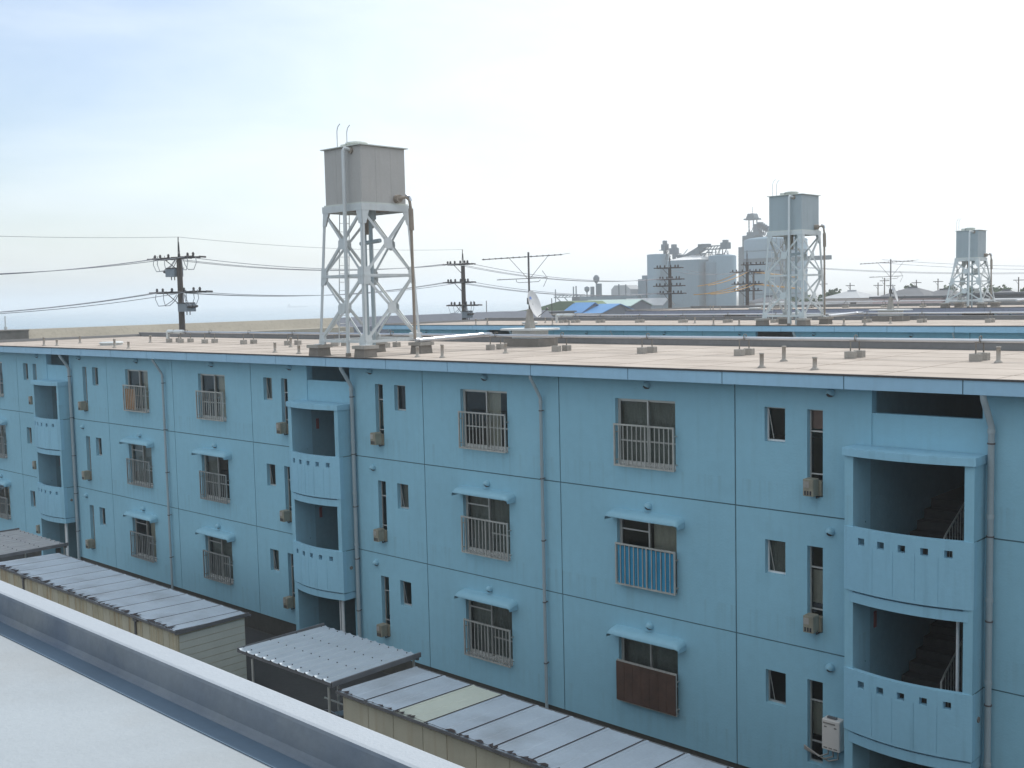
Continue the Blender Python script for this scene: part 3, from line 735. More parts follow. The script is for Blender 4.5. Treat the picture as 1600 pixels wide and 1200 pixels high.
def bicycle(x, y, rz, label):
    r = empty('bicycle', label, 'bicycle', (x, y, GZ+.006), 'bicycles parked under the canopy'); r.rotation_euler = (0, R(4), rz)
    for wx in (-.52, .52):
        mb = MB(); mb.tube([(wx+.33*math.cos(a), 0, .34+.33*math.sin(a)) for a in [i*math.pi/12 for i in range(25)]], .016, 6, 0, False)
        wv = ob('wheel', mb, 'tyre', r)
        mb = MB()
        for i in range(12):
            a = i*math.pi/6; mb.tube([(wx, 0, .34), (wx+.315*math.cos(a), 0, .34+.315*math.sin(a))], .0025, 3)
        ob('spokes', mb, 'bikeframe', wv)
    mb = MB()
    for a, b in (((-.52, .34), (-.12, .30)), ((-.12, .30), (-.22, .78)), ((-.22, .72), (-.52, .34)), ((-.12, .30), (.36, .72)), ((-.2, .62), (.34, .80)), ((.32, .98), (.40, .66)), ((.40, .66), (.52, .34))):
        mb.tube([(a[0], 0, a[1]), (b[0], 0, b[1])], .016, 6)
    ob('frame', mb, 'bikeframe', r)
    mb = MB(); mb.tube([(.22, -.26, .98), (.32, -.2, 1.0), (.32, .2, 1.0), (.22, .26, .98)], .012, 6); ob('handlebar', mb, 'bikeframe', r)
    mb = MB(); mb.lathe(0, 0, [(0, .80), (.11, .80), (.12, .83), (.08, .86), (0, .86)], 10)
    mb.v = [(-.24+v[0]*1.2, v[1]*.8, v[2]) for v in mb.v]; ob('saddle', mb, 'tyre', r)
    mb = MB(); mb.box(.42, .70, -.15, .15, .72, .94); ob('basket', mb, 'bikeframe', r)
bicycle(-19.3, -4.6, R(82), 'bicycle under the pale canopy, nearer its open left end')
bicycle(-18.4, -4.7, R(97), 'bicycle under the pale canopy, nearer the shed wall')

# ------------------------------------------------------------------ water towers
def tower(label, loc=(-24.15, 1.25, 2.686), hb=1.02, ht=.84, zt=4.15, w_=.80, T1=5.74, tankm='tank'):
    cx, cy = 0, 0; r = empty('water_tower', label, 'water tower', loc, 'grey water tanks on white steel towers')
    zb = .30
    def h(z): return hb+(ht-hb)*(z-zb)/(zt-zb)
    cs = [(-1, -1), (1, -1), (1, 1), (-1, 1)]
    for sx, sy in cs:
        x, y = sx*hb, sy*hb
        mb = MB(); 
        V = [(x+a*e, y+b*e, z) for z, e in ((0, .225), (.23, .205)) for a, b in cs]
        mb.add(V, [(0, 1, 5, 4), (1, 2, 6, 5), (2, 3, 7, 6), (3, 0, 4, 7), (4, 5, 6, 7)]); mb.box(x-.26, x+.26, y-.26, y+.26, .23, .32, 1)
        ob('footing', mb, ['concdark', 'concrete'], r)
        mb = MB(); t = .055
        for a, b, wl in ((0, 1, .075), (1, 0, .075)):       # angle-section leg
            p0 = Vector((sx*hb, sy*hb, .32)); p1 = Vector((sx*ht, sy*ht, zt))
            off = Vector((-sx*wl/2*a, -sy*wl/2*b, 0))
            mb.add(
                [(p.x-(.09*sx if a else .008*sx)*k, p.y-(.09*sy if b else .008*sy)*j, p.z) for p in (p0, p1) for k, j in ((0, 0), (1, 0), (1, 1), (0, 1))],
                [(0, 1, 5, 4), (1, 2, 6, 5), (2, 3, 7, 6), (3, 0, 4, 7), (4, 5, 6, 7), (3, 2, 1, 0)])
        mb.box(sx*hb-.10, sx*hb+.10, sy*hb-.10, sy*hb+.10, .32, .335)
        ob('leg', mb, 'galv', r)
    zl = [.42, zt*.535, zt-.16]
    def pt(face, u, z, o=0):
        k = h(z)+o; return {0: (u*h(z), -k, z), 1: (k, u*h(z), z), 2: (-u*h(z), k, z), 3: (-k, -u*h(z), z)}[face]
    for face in range(4):
        mb = MB()
        nrm = {0: (0, 1, 0), 1: (1, 0, 0), 2: (0, 1, 0), 3: (1, 0, 0)}[face]
        for za, zb2 in ((zl[0], zl[1]), (zl[1], zl[2])):
            mb.bar(pt(face, -.97, za, .006), pt(face, .97, zb2, .006), .012, .075, 0, (0, 0, 1)); mb.bar(pt(face, .97, za, -.02), pt(face, -.97, zb2, -.02), .012, .075, 0, (0, 0, 1))
            mb.bar(pt(face, -.97, za, -.05), pt(face, .97, zb2, -.05), .012, .05, 0, (0, 0, 1))
            zc = (za+zb2)/2; gw = .15
            cpt = [pt(face, u*gw/h(zc), zc+v*gw, .022) for u, v in ((-1, -.55), (-.55, -1), (.55, -1), (1, -.55), (1, .55), (.55, 1), (-.55, 1), (-1, .55))]
            cp2 = [pt(face, u*gw/h(zc), zc+v*gw, .012) for u, v in ((-1, -.55), (-.55, -1), (.55, -1), (1, -.55), (1, .55), (.55, 1), (-.55, 1), (-1, .55))]
            mb.add(cpt+cp2, [tuple(range(8)), tuple(range(15, 7, -1))]+[(i, i+8, (i+1) % 8+8, (i+1) % 8) for i in range(8)])
        for z in (zl[0], zl[1]): mb.bar(pt(face, -.98, z, 0), pt(face, .98, z, 0), .05, .075, 0)
        # corner gussets
        for z, hh in ((zl[0], .17), (zl[1], .24), (zt-.30, .22)):
            for sg in (-1, 1):
                q = [(0, -hh), (-.16, -hh), (-.24, -hh*.5), (-.24, hh*.5), (-.16, hh), (0, hh)]
                if z > zt-.5: q = [(0, -hh), (-.13, -hh), (-.24, hh*.6), (-.24, hh), (0, hh)]
                A = [pt(face, sg*(1+a/h(z)), z+b, .014) for a, b in q]; B = [pt(face, sg*(1+a/h(z)), z+b, .004) for a, b in q]
                k = len(q); mb.add(A+B, [tuple(range(k)), tuple(range(2*k-1, k-1, -1))]+[(i, i+k, (i+1) % k+k, (i+1) % k) for i in range(k)])
        ob('bracing', mb, 'galv', r)
    # platform channel frame
    mb = MB(); e = ht+.03
    mb.box(-e, e, -e, -e+.06, zt-.16, zt+.02); mb.box(-e, e, e-.06, e, zt-.16, zt+.02); mb.box(-e, -e+.06, -e+.06, e-.06, zt-.16, zt+.02); mb.box(e-.06, e, -e+.06, e-.06, zt-.16, zt+.02)
    for x in (-.4, 0, .4): mb.box(x-.04, x+.04, -e+.06, e-.06, zt-.10, zt+.0, 1)
    ob('platform_frame', mb, ['galv', 'lag'], r)
    # tank
    T0 = zt+.03
    mb = MB(); mb.rbox(-w_, w_, -w_, w_, T0, T1, .02)
    for u in (-.27, .27):
        for f_ in range(2):
            if f_ == 0: mb.box(w_, w_+.004, u-.008, u+.008, T0+.03, T1-.03)
            else: mb.box(u-.008, u+.008, -w_-.004, -w_, T0+.03, T1-.03)
    tk = ob('tank', mb, tankm, r)
    mb = MB(); mb.box(-w_-.07, w_+.07, -w_-.07, w_+.07, T1, T1+.025); ob('rim', mb, 'tanktrim', tk)
    mb = MB(); mb.box(-w_-.03, w_+.03, -w_-.03, w_+.03, T0-.008, T0+.03); ob('base_rim', mb, 'tanktrim', tk)
    mb = MB(); mb.lathe(.05, -.30, [(.27, T1+.02), (.27, T1+.12), (.31, T1+.125), (.31, T1+.17), (.1, T1+.21), (0, T1+.21)], 20); mb.box(-.42, -.2, -.5, -.1, T1+.02, T1+.15)
    ob('hatch', mb, 'tanktrim', tk)
    # ladder on the left (-x) face with curled grab rails
    mb = MB(); xL = -ht-.12
    for y in (-.18, .17):
        mb.tube([(-hb-.18, y, .25), (xL, y, zt), (xL-.0, y, T1+.62), (xL+.05, y, T1+.74), (xL+.16, y, T1+.82)], .014, 6)
    for i in range(int((T1-.2)/.24)):
        z = .4+i*.24; xx = -hb-.18+(xL+hb+.18)*min(1, (z-.25)/(zt-.25)); mb.tube([(xx, -.18, z), (xx, .17, z)], .010, 5) if z < T1 else None
    ob('ladder', mb, 'galv', r)
    # supply riser on the front
    mb = MB(); x = .30
    mb.tube([(x, -hb-.02, 0), (x, -hb-.02, .1), (x, -hb+.04, T1-.12), (x+.02, -hb+.06, T1-.06), (x+.06, -w_-.06, T1-.08), (x+.12, -w_, T1-.10)], .052, 12)
    ob('riser_pipe', mb, 'galv', r)
    mb = MB(); mb.tube([(x+.12, -w_-.05, T1-.12), (x+.12, -w_, T1-.12)], .085, 14); ob('flange', mb, 'lag', r)
    mb = MB(); mb.cyl(x, -hb-.02, 0, .1, .075, 12); ob('pipe_foot', mb, 'concdark', r)
    # outlet on the right face
    mb = MB(); yy = .58
    mb.tube([(w_, yy-.15, T0+.16), (w_+.16, yy-.15, T0+.16)], .11, 14, 1); mb.tube([(w_+.16, yy-.15, T0+.16), (w_+.22, yy-.12, T0+.18), (w_+.26, yy, T0+.20), (w_+.30, yy+.08, T0+.12), (w_+.32, yy+.10, T0-.1), (w_+.34, yy+.10, .45), (w_+.34, yy+.10, .42)], .042, 10, 1)
    mb.tube([(w_+.325, yy+.10, T0-.12), (w_+.34, yy+.10, T0-.72)], .07, 12, 1)
    mb.tube([(w_+.26, yy-.02, T0+.24), (w_+.30, yy+.07, T0+.22), (w_+.33, yy+.10, T0+.10)], .05, 8, 0)
    ob('outlet_pipe', mb, ['silver', 'lag'], r)
    # drain pipes beneath the tank
    mb = MB(); mb.tube([(.05, .1, zt-.1), (.05, .1, .0)], .05, 10, 0); mb.tube([(-.25, .15, zt-.1), (-.25, .15, zt-.9), (-.25, .15, .0)], .035, 10, 0)
    mb.tube([(-.4, .1, zt-1.0), (.45, .1, zt-.95)], .06, 10, 0); mb.tube([(-.2, .14, zt-.1), (-.2, .14, zt-.75)], .09, 10, 1); mb.cyl(.2, .0, zt-.35, zt-.05, .15, 12, 0)
    ob('drain_pipe', mb, ['pipegrey', 'lag'], r)
    return r
t1 = tower('tall water tower on the nearest roof, warm grey tank, largest of the three')
t2 = tower('bluish water tower on the second roof, standing before the cement silo', (-24.4, 26.1, 2.686), tankm='tankblue')
t3 = tower('small distant water tower near the right edge of the photo', (-25.65, 50.6, 2.936), 1.12, .70, 3.02, .67, 4.72, 'tankblue')

# ------------------------------------------------------------------ rooftop pipelines
def pipeline(yo, zo, label):
    r = empty('rooftop_pipe', label, 'pipe', (0, yo+4.6, zo+2.686), 'long lagged water pipes on the roofs')
    mb = MB(); zz = .415
    mb.tube([(-41.2, 0, zz), (XB-.5, 0, zz)], .04, 10)
    x = -40.5
    while x < XB-1: mb.tube([(x, 0, zz), (x+.03, 0, zz)], .044, 10); x += 1.0
    ob('main_pipe', mb, 'silver', r)
    mb = MB(); mb.tube([(-41.2, 0, zz+.01), (-40.0, 0, zz+.01)], .085, 12); mb.tube([(-41.25, 0, 0), (-41.25, 0, zz+.03)], .07, 10); mb.tube([(-26.2, .0, zz+.0), (-25.7, 0, zz)], .08, 12); mb.cyl(-25.95, 0, zz, zz+.16, .06, 10)
    ob('valve_jacket', mb, 'galv', r)
    mb = MB(); mb.tube([(-22.98, -2.55, .38), (-22.92, -.06, .44), ], .062, 12); mb.tube([(-22.98, -2.68, .40), (-22.98, -2.55, .40)], .05, 10); mb.tube([(-22.92, -.1, .44), (-22.92, 0, .44), (-22.6, 0, .45)], .06, 10)
    ob('branch_pipe', mb, 'silver', r)
    for i, x in enumerate([-40.7, -39.8, -38.0, -35.3, -32.5, -29.8, -27.1, -22.4, -19.84, -16.9, -14.0, -11.15, -8.4, -5.6, -2.8, 0, 2.8, 5.6, 8.4]):
        mb = MB()
        for sy in (-.26, .18): mb.tube([(x, sy, .15), (x, sy, .38)], .017, 6)
        mb.bar((x, -.28, .385), (x, .20, .385), .04, .03); mb.tube([(x, -.06, .40), (x, -.06, .50), (x, .0, .515), (x, .06, .50), (x, .06, .40)], .012, 5)
        f_ = ob('pipe_support', mb, 'concdark', r)
        for sy in (-.26, .18): mb = MB(); mb.rbox(x-.11, x+.11, sy-.09, sy+.09, .0, .16, .012); ob('block', mb, 'concrete', f_)
    return r
pipeline(0, 0, 'silver lagged pipe on small blocks across the nearest roof')
pipeline(24.65, 0, 'lagged pipe along the second blue block, before the mauve block')
pipeline(48.85, .25, 'thin pipe rail along the mauve block by the farthest water tower')

# ------------------------------------------------------------------ TV antenna masts
def antenna(label):
    r = empty('tv_antenna', label, 'antenna', (-22.95, 6.7, 2.686), 'television antenna masts with dish on the roofs')
    mb = MB(); mb.box(-.72, .75, -.45, .45, 0, .24); ob('plinth', mb, 'concdark', r)
    mb = MB(); mb.prism([(-1.0, -.2), (-.7, -.62), (.7, -.62), (1.0, -.2), (1.0, .2), (.7, .62), (-.7, .62), (-1.0, .2)], 'z', .50, .55); mb.box(-.5, .5, -.3, .3, .24, .499); ob('base_plate', mb, 'galv', r)
    mb = MB(); V = [(a*e, b*e, z) for z, e in ((.551, .125), (1.15, .055)) for a, b in ((-1, -1), (1, -1), (1, 1), (-1, 1))]
    mb.add(V, [(0, 1, 5, 4), (1, 2, 6, 5), (2, 3, 7, 6), (3, 0, 4, 7), (4, 5, 6, 7)]); ob('pedestal', mb, 'concrete', r)
    mb = MB(); mb.tube([(0, 0, 1.0), (0, 0, 2.92)], .03, 8); ob('mast', mb, 'steelframe', r)
    d = Vector((.74, .67, 0)); q = Vector((-.67, .74, 0))
    mb = MB(); z = 2.78
    P = lambda t, u=0, dz=0: tuple(d*t+q*u+Vector((0, 0, z+dz)))
    mb.tube([P(-1.45, 0, -.06), P(1.05, 0, .04)], .016, 6)
    for i in range(14):
        t = -1.4+i*.185; mb.tube([P(t, -.22-.006*i, -.06+.04*(t+1.45)), P(t, .22+.006*i, -.06+.04*(t+1.45))], .007, 4); mb.tube([P(t-.02, 0, -.055+.04*(t+1.4)), P(t+.02, 0, -.055+.04*(t+1.4))], .028, 6)
    mb.tube([P(-.6, 0, -.04), P(0, 0, -.72)], .008, 5); mb.tube([P(.62, 0, .02), P(0, 0, -.72)], .008, 5); mb.tube([P(1.0, 0, .04), P(1.3, 0, .08)], .006, 4)
    ob('long_aerial', mb, 'steelframe', r)
    mb = MB(); z = 2.08
    mb.tube([P(-1.0, 0, 0), P(.55, 0, .04)], .013, 6); mb.tube([P(-.4, 0, 0), P(-.38, 0, -.08), P(-.3, 0, -.1), P(.3, 0, -.08), P(.36, 0, -.02)], .009, 5)
    mb.tube([P(.42, 0, .26), P(.58, 0, .03), P(.45, 0, -.24)], .008, 5)
    for t in (-.9, -.6, -.3, 0, .3): mb.tube([P(t, -.35, .02), P(t, .35, .02)], .007, 4)
    ob('short_aerial', mb, 'steelframe', r)
    n = Vector((.84, .24, .26)).normalized(); uu = Vector((0, 0, 1)).cross(n).normalized(); vv = n.cross(uu); C = Vector((.20, -.02, 1.30))
    mb = MB(); V = []; k = 24; rings = 7
    for i in range(rings+1):
        rr = .42*i/rings
        for j in range(k): a = 2*math.pi*j/k; V.append(C+uu*rr*math.cos(a)*.95+vv*rr*math.sin(a)*1.05+n*(rr*rr*.45-.04))
    mb.add(V, [(i*k+j, (i+1)*k+j, (i+1)*k+(j+1) % k, i*k+(j+1) % k) for i in range(rings) for j in range(k)], 0, True)
    mb.add([v-n*.008 for v in V], [(i*k+j, i*k+(j+1) % k, (i+1)*k+(j+1) % k, (i+1)*k+j) for i in range(rings) for j in range(k)], 0, True)
    ds = ob('dish', mb, 'dish', r)
    lc = C+vv*.20-uu*.12+n*.012
    mb = MB(); mb.add([lc-uu*.06-vv*.045, lc+uu*.06-vv*.045, lc+uu*.06+vv*.045, lc-uu*.06+vv*.045], [(0, 1, 2, 3)]); ob('logo', mb, 'logo', ds)
    mb = MB(); mb.tube([C-vv*.42, C-vv*.30+n*.38], .012, 6); mb.tube([C-vv*.30+n*.36, C-vv*.25+n*.42], .035, 8); ob('feed_arm', mb, 'steelframe', ds)
    mb = MB(); mb.tube([C-n*.05, (0, 0, 1.35)], .03, 6); mb.box(-.06, .06, -.05, .05, 1.30, 1.5); ob('mount', mb, 'steelframe', ds)
    return r
a1 = antenna('tv mast with white dish on the nearest roof, right of the biggest water tower')
dup(a1, (-22.3, 31.5, 2.686), label='tv mast with edge-on dish on the second roof, right of the bluish tower')
dup(a1, (-21.8, 55.6, 2.936), label='tv mast at the right edge beside the smallest water tower')

# ------------------------------------------------------------------ seawall
def seawall(y0, y1, m_, label, cat='seawall'):
    mb = MB(); mb.prism([(-62.6, GZ-3), (-62.6, 3.02), (-61.9, 3.02), (-61.2, 2.42), (-59.6, 2.40), (-59.4, 1.6), (-59.2, GZ)], 'y', y0, y1)
    return tag(ob('seawall', mb, m_), label, cat)
seawall(7.3, 29, 'tan', 'sunlit tan concrete seawall between the nearest roof and the sea')
seawall(29.01, 52, 'seagrey', 'grey far stretch of the seawall, behind the second block')
g = empty('gate_house', 'small concrete box with a thin mast at the left end of the seawall', 'concrete hut', (-61.9, 6.2, GZ))
mb = MB(); mb.box(-1.0, 1.0, -1.1, 1.05, 0, 8.85); mb.box(-1.05, 1.05, -1.15, 1.08, 8.85, 8.93); ob('body', mb, 'concdark', g)
mb = MB(); mb.tube([(.3, .1, 8.93), (.3, .1, 9.7)], .035, 6); mb.tube([(.3, .1, 8.93), (.3, .1, 9.12)], .09, 8); mb.tube([(-.3, -.3, 8.93), (-.3, -.3, 9.25)], .03, 6); ob('mast', mb, 'galv', g)

# ------------------------------------------------------------------ utility poles and wires
def insul(mb, x, z, y=0, m=1):
    mb.lathe(x, y, [(.03, z), (.09, z+.03), (.05, z+.08), (.09, z+.11), (.05, z+.16), (.06, z+.2), (0, z+.21)], 8, m)
def pole(x, y, top, arms, label, gear=(), sc=1.0, spike=1.2, pr=.24):
    H = top-GZ; r = empty('utility_pole', label, 'utility pole', (x, y, GZ), 'utility poles along the shore and streets')
    mb = MB(); mb.tube([(0, 0, 0), (0, 0, H-spike)], [pr, pr*.62], 12); ob('post', mb, 'pole', r)
    if spike > .3:
        mb = MB(); mb.tube([(-.10, 0, H-spike-.1), (-.02, 0, H-.3), (0, 0, H)], .03, 6); mb.tube([(.10, 0, H-spike-.1), (.02, 0, H-.3)], .03, 6); ob('ground_wire_mast', mb, 'arm', r)
    for (z, xa, xb) in arms:
        zz = z-GZ; mb = MB(); mb.box(xa, xb, -.16, -.06, zz-.06, zz+.06, 0); mb.box(xa, xb, .20, .28, zz-.06, zz+.04, 0)
        for t in (() if pr < .2 else (.0, .14, .36, .64, .86, 1.0)):
            xx = xa+(xb-xa)*t; insul(mb, xx, zz+.06, -.11)
            mb.tube([(xx, -.16, zz+.02), (xx, -.62, zz+.0)], .055, 6, 1)
            mb.tube([(xx, .28, zz+.02), (xx, .70, zz+.0)], .055, 6, 1)
        mb.tube([(xa*.6, -.11, zz), (0, -.11, zz-.7)], .025, 5, 0)
        ob('crossarm', mb, ['arm', 'arm'], r)
    for (z, sx) in gear:
        zz = z-GZ; mb = MB(); mb.box(min(.12*sx, 1.1*sx), max(.12*sx, 1.1*sx), -.3, .3, zz-.25, zz+.22); mb.box(min(.12*sx, .95*sx), max(.12*sx, .95*sx), -.36, .36, zz+.22, zz+.28, 1)
        for q in (-.2, 0, .2): mb.tube([(1.1*sx, q, zz), (1.42*sx, q, zz+.06)], .07, 6, 1); mb.tube([(.6*sx, q, zz-.25), (.6*sx, q, zz-.45)], .03, 5, 1)
        ob('switch_box', mb, ['switch', 'arm'], r)
        mb = MB()
        for q, (ex, dz) in enumerate(((2.35, 1.0), (1.9, 1.0), (1.1, 1.0), (-1.4, .9), (-2.3, .8))):
            ex *= sx; mb.tube([(ex, -.3, zz+dz), (ex*1.04, -.3, zz+.5), (ex*.9, -.3, zz+.1), (ex*.6, -.25, zz+.12), (ex*.35, -.1, zz+.4), (ex*.2, 0, zz+.75)], .022, 4)
        ob('jumper_wires', mb, 'wire', r)
    return r
pole(-58, 15, 8.15, [(6.93, -2.55, 1.75), (4.93, -2.5, 2.3)], 'tall dark utility pole at the left, left of the big water tower', [(6.1, -1), (4.05, 1)])
pole(-58, 38.2, 7.8, [(6.72, -1.5, .6), (5.38, -1.5, .6), (3.68, -1.2, 1.2)], 'dark utility pole between the big water tower and the dish', [(3.0, .55)])
pole(-58, 64.7, 7.75, [(6.55, -1.3, 1.0), (5.5, -1.0, 1.1), (4.9, -1.4, 1.2), (4.2, -1.0, 1.3)], 'utility pole in front of the flat sided silo, many crossarms')
pole(-58, 78.2, 8.35, [(6.9, -.3, 1.9), (6.2, -1.6, 1.5), (5.0, -1.4, 1.4), (4.3, -1.4, 1.3)], 'utility pole with orange sleeved wires between the two silos')
pole(-87.9, 130, 7.7, [(6.9, -1, 1), (5.2, -1, 1)], 'thin utility pole just right of the orange wired pole', (), 1, .4)
FP = [(-77, 60, 4.1, 'tiny post on the shore left of the dish'), (-68.3, 60, 4.2, 'small post above the grey yard right of the dish'), (-86.2, 170, 5.5, 'distant pole, first of the row left of the long pink building'),
      (-85, 170, 6.3, 'distant tall pole above the long pink building, left part'), (-83.9, 170, 5.4, 'distant short pole right of the tall one, by the roofs'), (-79.2, 170, 5.8, 'distant pole behind the two tiled houses'),
      (-75.4, 170, 5.9, 'distant pole left of the smallest water tower'), (-62.1, 170, 5.8, 'dark distant pole at the far right edge'), (-96.9, 170, 6.0, 'distant pole right of the bluish tower'), (-92.5, 172, 5.6, 'distant pole over the low roofs, second right of the bluish tower')]
for x, y, t, lb in FP: pole(x, y, t, [(t-.7, -.8, .8)] if y > 100 else [], lb, (), 1, .2, .14 if y > 100 else .06)
def wires(a, b, offs, sag, label, m_='wire', r=.02, part=(0, 1)):
    mb = MB()
    for (dx, dz) in offs:
        pts = []
        n = 20
        for i in range(n+1):
            t = part[0]+(part[1]-part[0])*i/n
            pts.append((a[0]+(b[0]-a[0])*t+dx, a[1]+(b[1]-a[1])*t, a[2]+(b[2]-a[2])*t+dz-4*sag*t*(1-t)))
        mb.tube(pts, r, 5)
    return tag(ob('power_line', mb, m_), label, 'power line', 'power lines strung between the poles')
o3 = [(-2.3, 0), (-1.6, .0), (1.5, 0)]
wires((-58, 15, 8.15), (-58, -12, 8.6), [(0, 0)], .4, 'single thin top wire leaving the left pole towards the left edge', r=.012)
wires((-58, 15, 7.0), (-58, -12, 6.6), o3, .9, 'upper bundle of wires left of the tall left pole')
wires((-58, 15, 5.0), (-58, -12, 4.6), o3, .9, 'lower bundle of wires left of the tall left pole')
wires((-58, 15, 8.15), (-58, 38.2, 7.8), [(0, 0)], .3, 'single thin top wire passing behind the big water tank legs', r=.012)
wires((-58, 15, 7.0), (-58, 38.2, 6.8), [(-2.0, 0), (-1.3, 0), (.5, .0)], .6, 'upper wires crossing behind the big water tower')
wires((-58, 15, 5.0), (-58, 38.2, 5.45), [(-1.8, 0), (-1.2, 0), (.5, .0)], .6, 'lower wires crossing behind the big water tower')
wires((-58, 38.2, 6.8), (-58, 64.7, 5.6), [(-1.2, 0), (-.7, 0), (.5, 0)], .7, 'upper wires sloping behind the tv mast towards the silo')
wires((-58, 38.2, 5.45), (-58, 64.7, 4.3), [(-1.2, 0), (-.7, 0), (.5, 0)], .6, 'lower wires sloping behind the dish')
wires((-58, 64.7, 6.6), (-58, 78.2, 6.3), [(-1.0, 0), (.6, 0)], .5, 'grey wires in front of the big silo')
wires((-58, 64.7, 5.0), (-58, 78.2, 6.2), [(-1.0, 0), (.2, .05)], .7, 'upper orange sleeved wires left of their pole', 'wireorange', .04, (.45, 1))
wires((-58, 64.7, 4.4), (-58, 78.2, 4.95), [(-1.0, 0), (.2, .05), (.9, .0)], .6, 'lower orange sleeved wires left of their pole', 'wireorange', .04, (.4, 1))
wires((-58, 78.2, 6.2), (-40, 96, 3.8), [(1.0, 0), (.4, .0)], .4, 'upper orange wires right of their pole, behind the tower legs', 'wireorange', .04, (0, .2))
wires((-58, 78.2, 5.0), (-42, 96, 3.6), [(1.0, 0), (.3, .0)], .5, 'lower orange wires right of their pole, behind the tower legs', 'wireorange', .04, (0, .2))
wires((-58, 78.2, 7.0), (-20, 110, 6.2), [(.5, 0), (.3, .1)], 1.2, 'dark wires running right behind the bluish water tower', 'wire', .02)
wires((-52, 96, 7.0), (-10, 125, 7.5), [(0, 0), (0, .35)], 1.5, 'grey wires across the white sky at the right')

# ------------------------------------------------------------------ shore buildings left of the plant
def gable(name, x0, x1, y0, y1, h, rise, wall, roof, label, cat='building', axis='x', z0=GZ, over=.3, group=None):
    ox, oy = (x0+x1)/2, (y0+y1)/2; a, b = (x1-x0)/2, (y1-y0)/2
    r = empty(name, label, cat, (ox, oy, z0), group)
    mb = MB(); mb.box(-a, a, -b, b, 0, h)
    if axis == 'x': mb.prism([(-b, h), (b, h), (0, h+rise)], 'x', -a, a)
    else: mb.prism([(-a, h), (a, h), (0, h+rise)], 'y', -b, b)
    ob('wall', mb, wall, r)
    mb = MB(); t = .12
    if axis == 'x':
        k = rise/b; mb.prism([(-b-over, h-over*k+.02), (0, h+rise+.02), (0, h+rise+.02+t), (-b-over, h-over*k+.02+t)], 'x', -a-over, a+over); mb.prism([(0, h+rise+.02), (b+over, h-over*k+.02), (b+over, h-over*k+.02+t), (0, h+rise+.02+t)], 'x', -a-over, a+over)
    else:
        k = rise/a; mb.prism([(-a-over, h-over*k+.02), (0, h+rise+.02), (0, h+rise+.02+t), (-a-over, h-over*k+.02+t)], 'y', -b-over, b+over); mb.prism([(0, h+rise+.02), (a+over, h-over*k+.02), (a+over, h-over*k+.02+t), (0, h+rise+.02+t)], 'y', -b-over, b+over)
    ob('roof', mb, roof, r); return r
gable('warehouse', -124.5, -113.0, 132, 138, 8.1, 1.0, 'seagrey', 'mint', 'warehouse with pale mint roof behind the two blue roofs', 'warehouse')
gable('warehouse', -117.0, -113.2, 119, 125.5, 7.3, 1.5, 'seagrey', 'blueroof', 'left warehouse of the two with bright blue gable roofs', 'warehouse', 'x', group='blue roofed warehouses')
wv = gable('warehouse', -113.0, -109.3, 119, 129, 7.1, 1.4, 'seagrey', 'blueroof', 'right warehouse of the two blue roofed ones, with dark wall openings', 'warehouse', 'x', group='blue roofed warehouses')
for i in range(6): mb = MB(); mb.box(1.851, 1.88, -1.5+i*.85, -1.1+i*.85, 6.3, 6.8); ob('window', mb, 'dark', wv)
mb = MB(); mb.prism([(-8.5, 0), (-8.2, 7.6), (-3.5, 8.1), (1.5, 9.2), (4.5, 9.1), (7.0, 7.8), (7.3, 0)], 'y', -4, 4)
o = ob('green_shed', mb, 'greenhill'); o.location = (-122, 126, GZ); tag(o, 'low building under a dull green roof left of the blue warehouses', 'building')
b5 = empty('grey_building', 'low grey building right beside the dish in the photo', 'building', (-76.2, 72, GZ))
mb = MB(); mb.box(-3.0, 3.2, -2, 2, 0, 8.0); ob('body', mb, 'seagrey', b5)
mb = MB(); mb.box(-3.3, 3.4, -2.2, 2.2, 8.003, 8.15); ob('roof', mb, 'concdark', b5)
b6 = empty('grey_building', 'long dark grey flat building behind the one beside the dish', 'building', (-116, 108, GZ))
mb = MB(); mb.box(-7, 8, -3, 3, 0, 7.6); ob('body', mb, 'seagrey', b6)
mb = MB(); mb.box(-7.3, 8.3, -3.2, 3.2, 7.603, 7.8); ob('roof', mb, 'tile', b6)

# ------------------------------------------------------------------ grain / cement plant far away
PG = GZ
def silo_cyl(mb, x, y, r, z1, dome, m=0, n=40):
    prof = [(r, 0), (r, z1)]+[(r*math.cos(a), z1+dome*math.sin(a)) for a in [R(15*i) for i in range(1, 7)]]
    mb.lathe(x, y, prof, n, m)
def truss(mb, a, b, w_, t=.25, n=8, m=0):
    a = Vector(a); b = Vector(b)
    for o_ in ((0, -w_/2, -w_/2), (0, w_/2, -w_/2), (0, w_/2, w_/2), (0, -w_/2, w_/2)): o_ = Vector(o_); mb.bar(a+o_, b+o_, t, t, m)
    for i in range(n):
        p = a.lerp(b, i/n); q = a.lerp(b, (i+1)/n)
        mb.bar(p+Vector((0, -w_/2, -w_/2)), q+Vector((0, -w_/2, w_/2)), t*.7, t*.7, m)
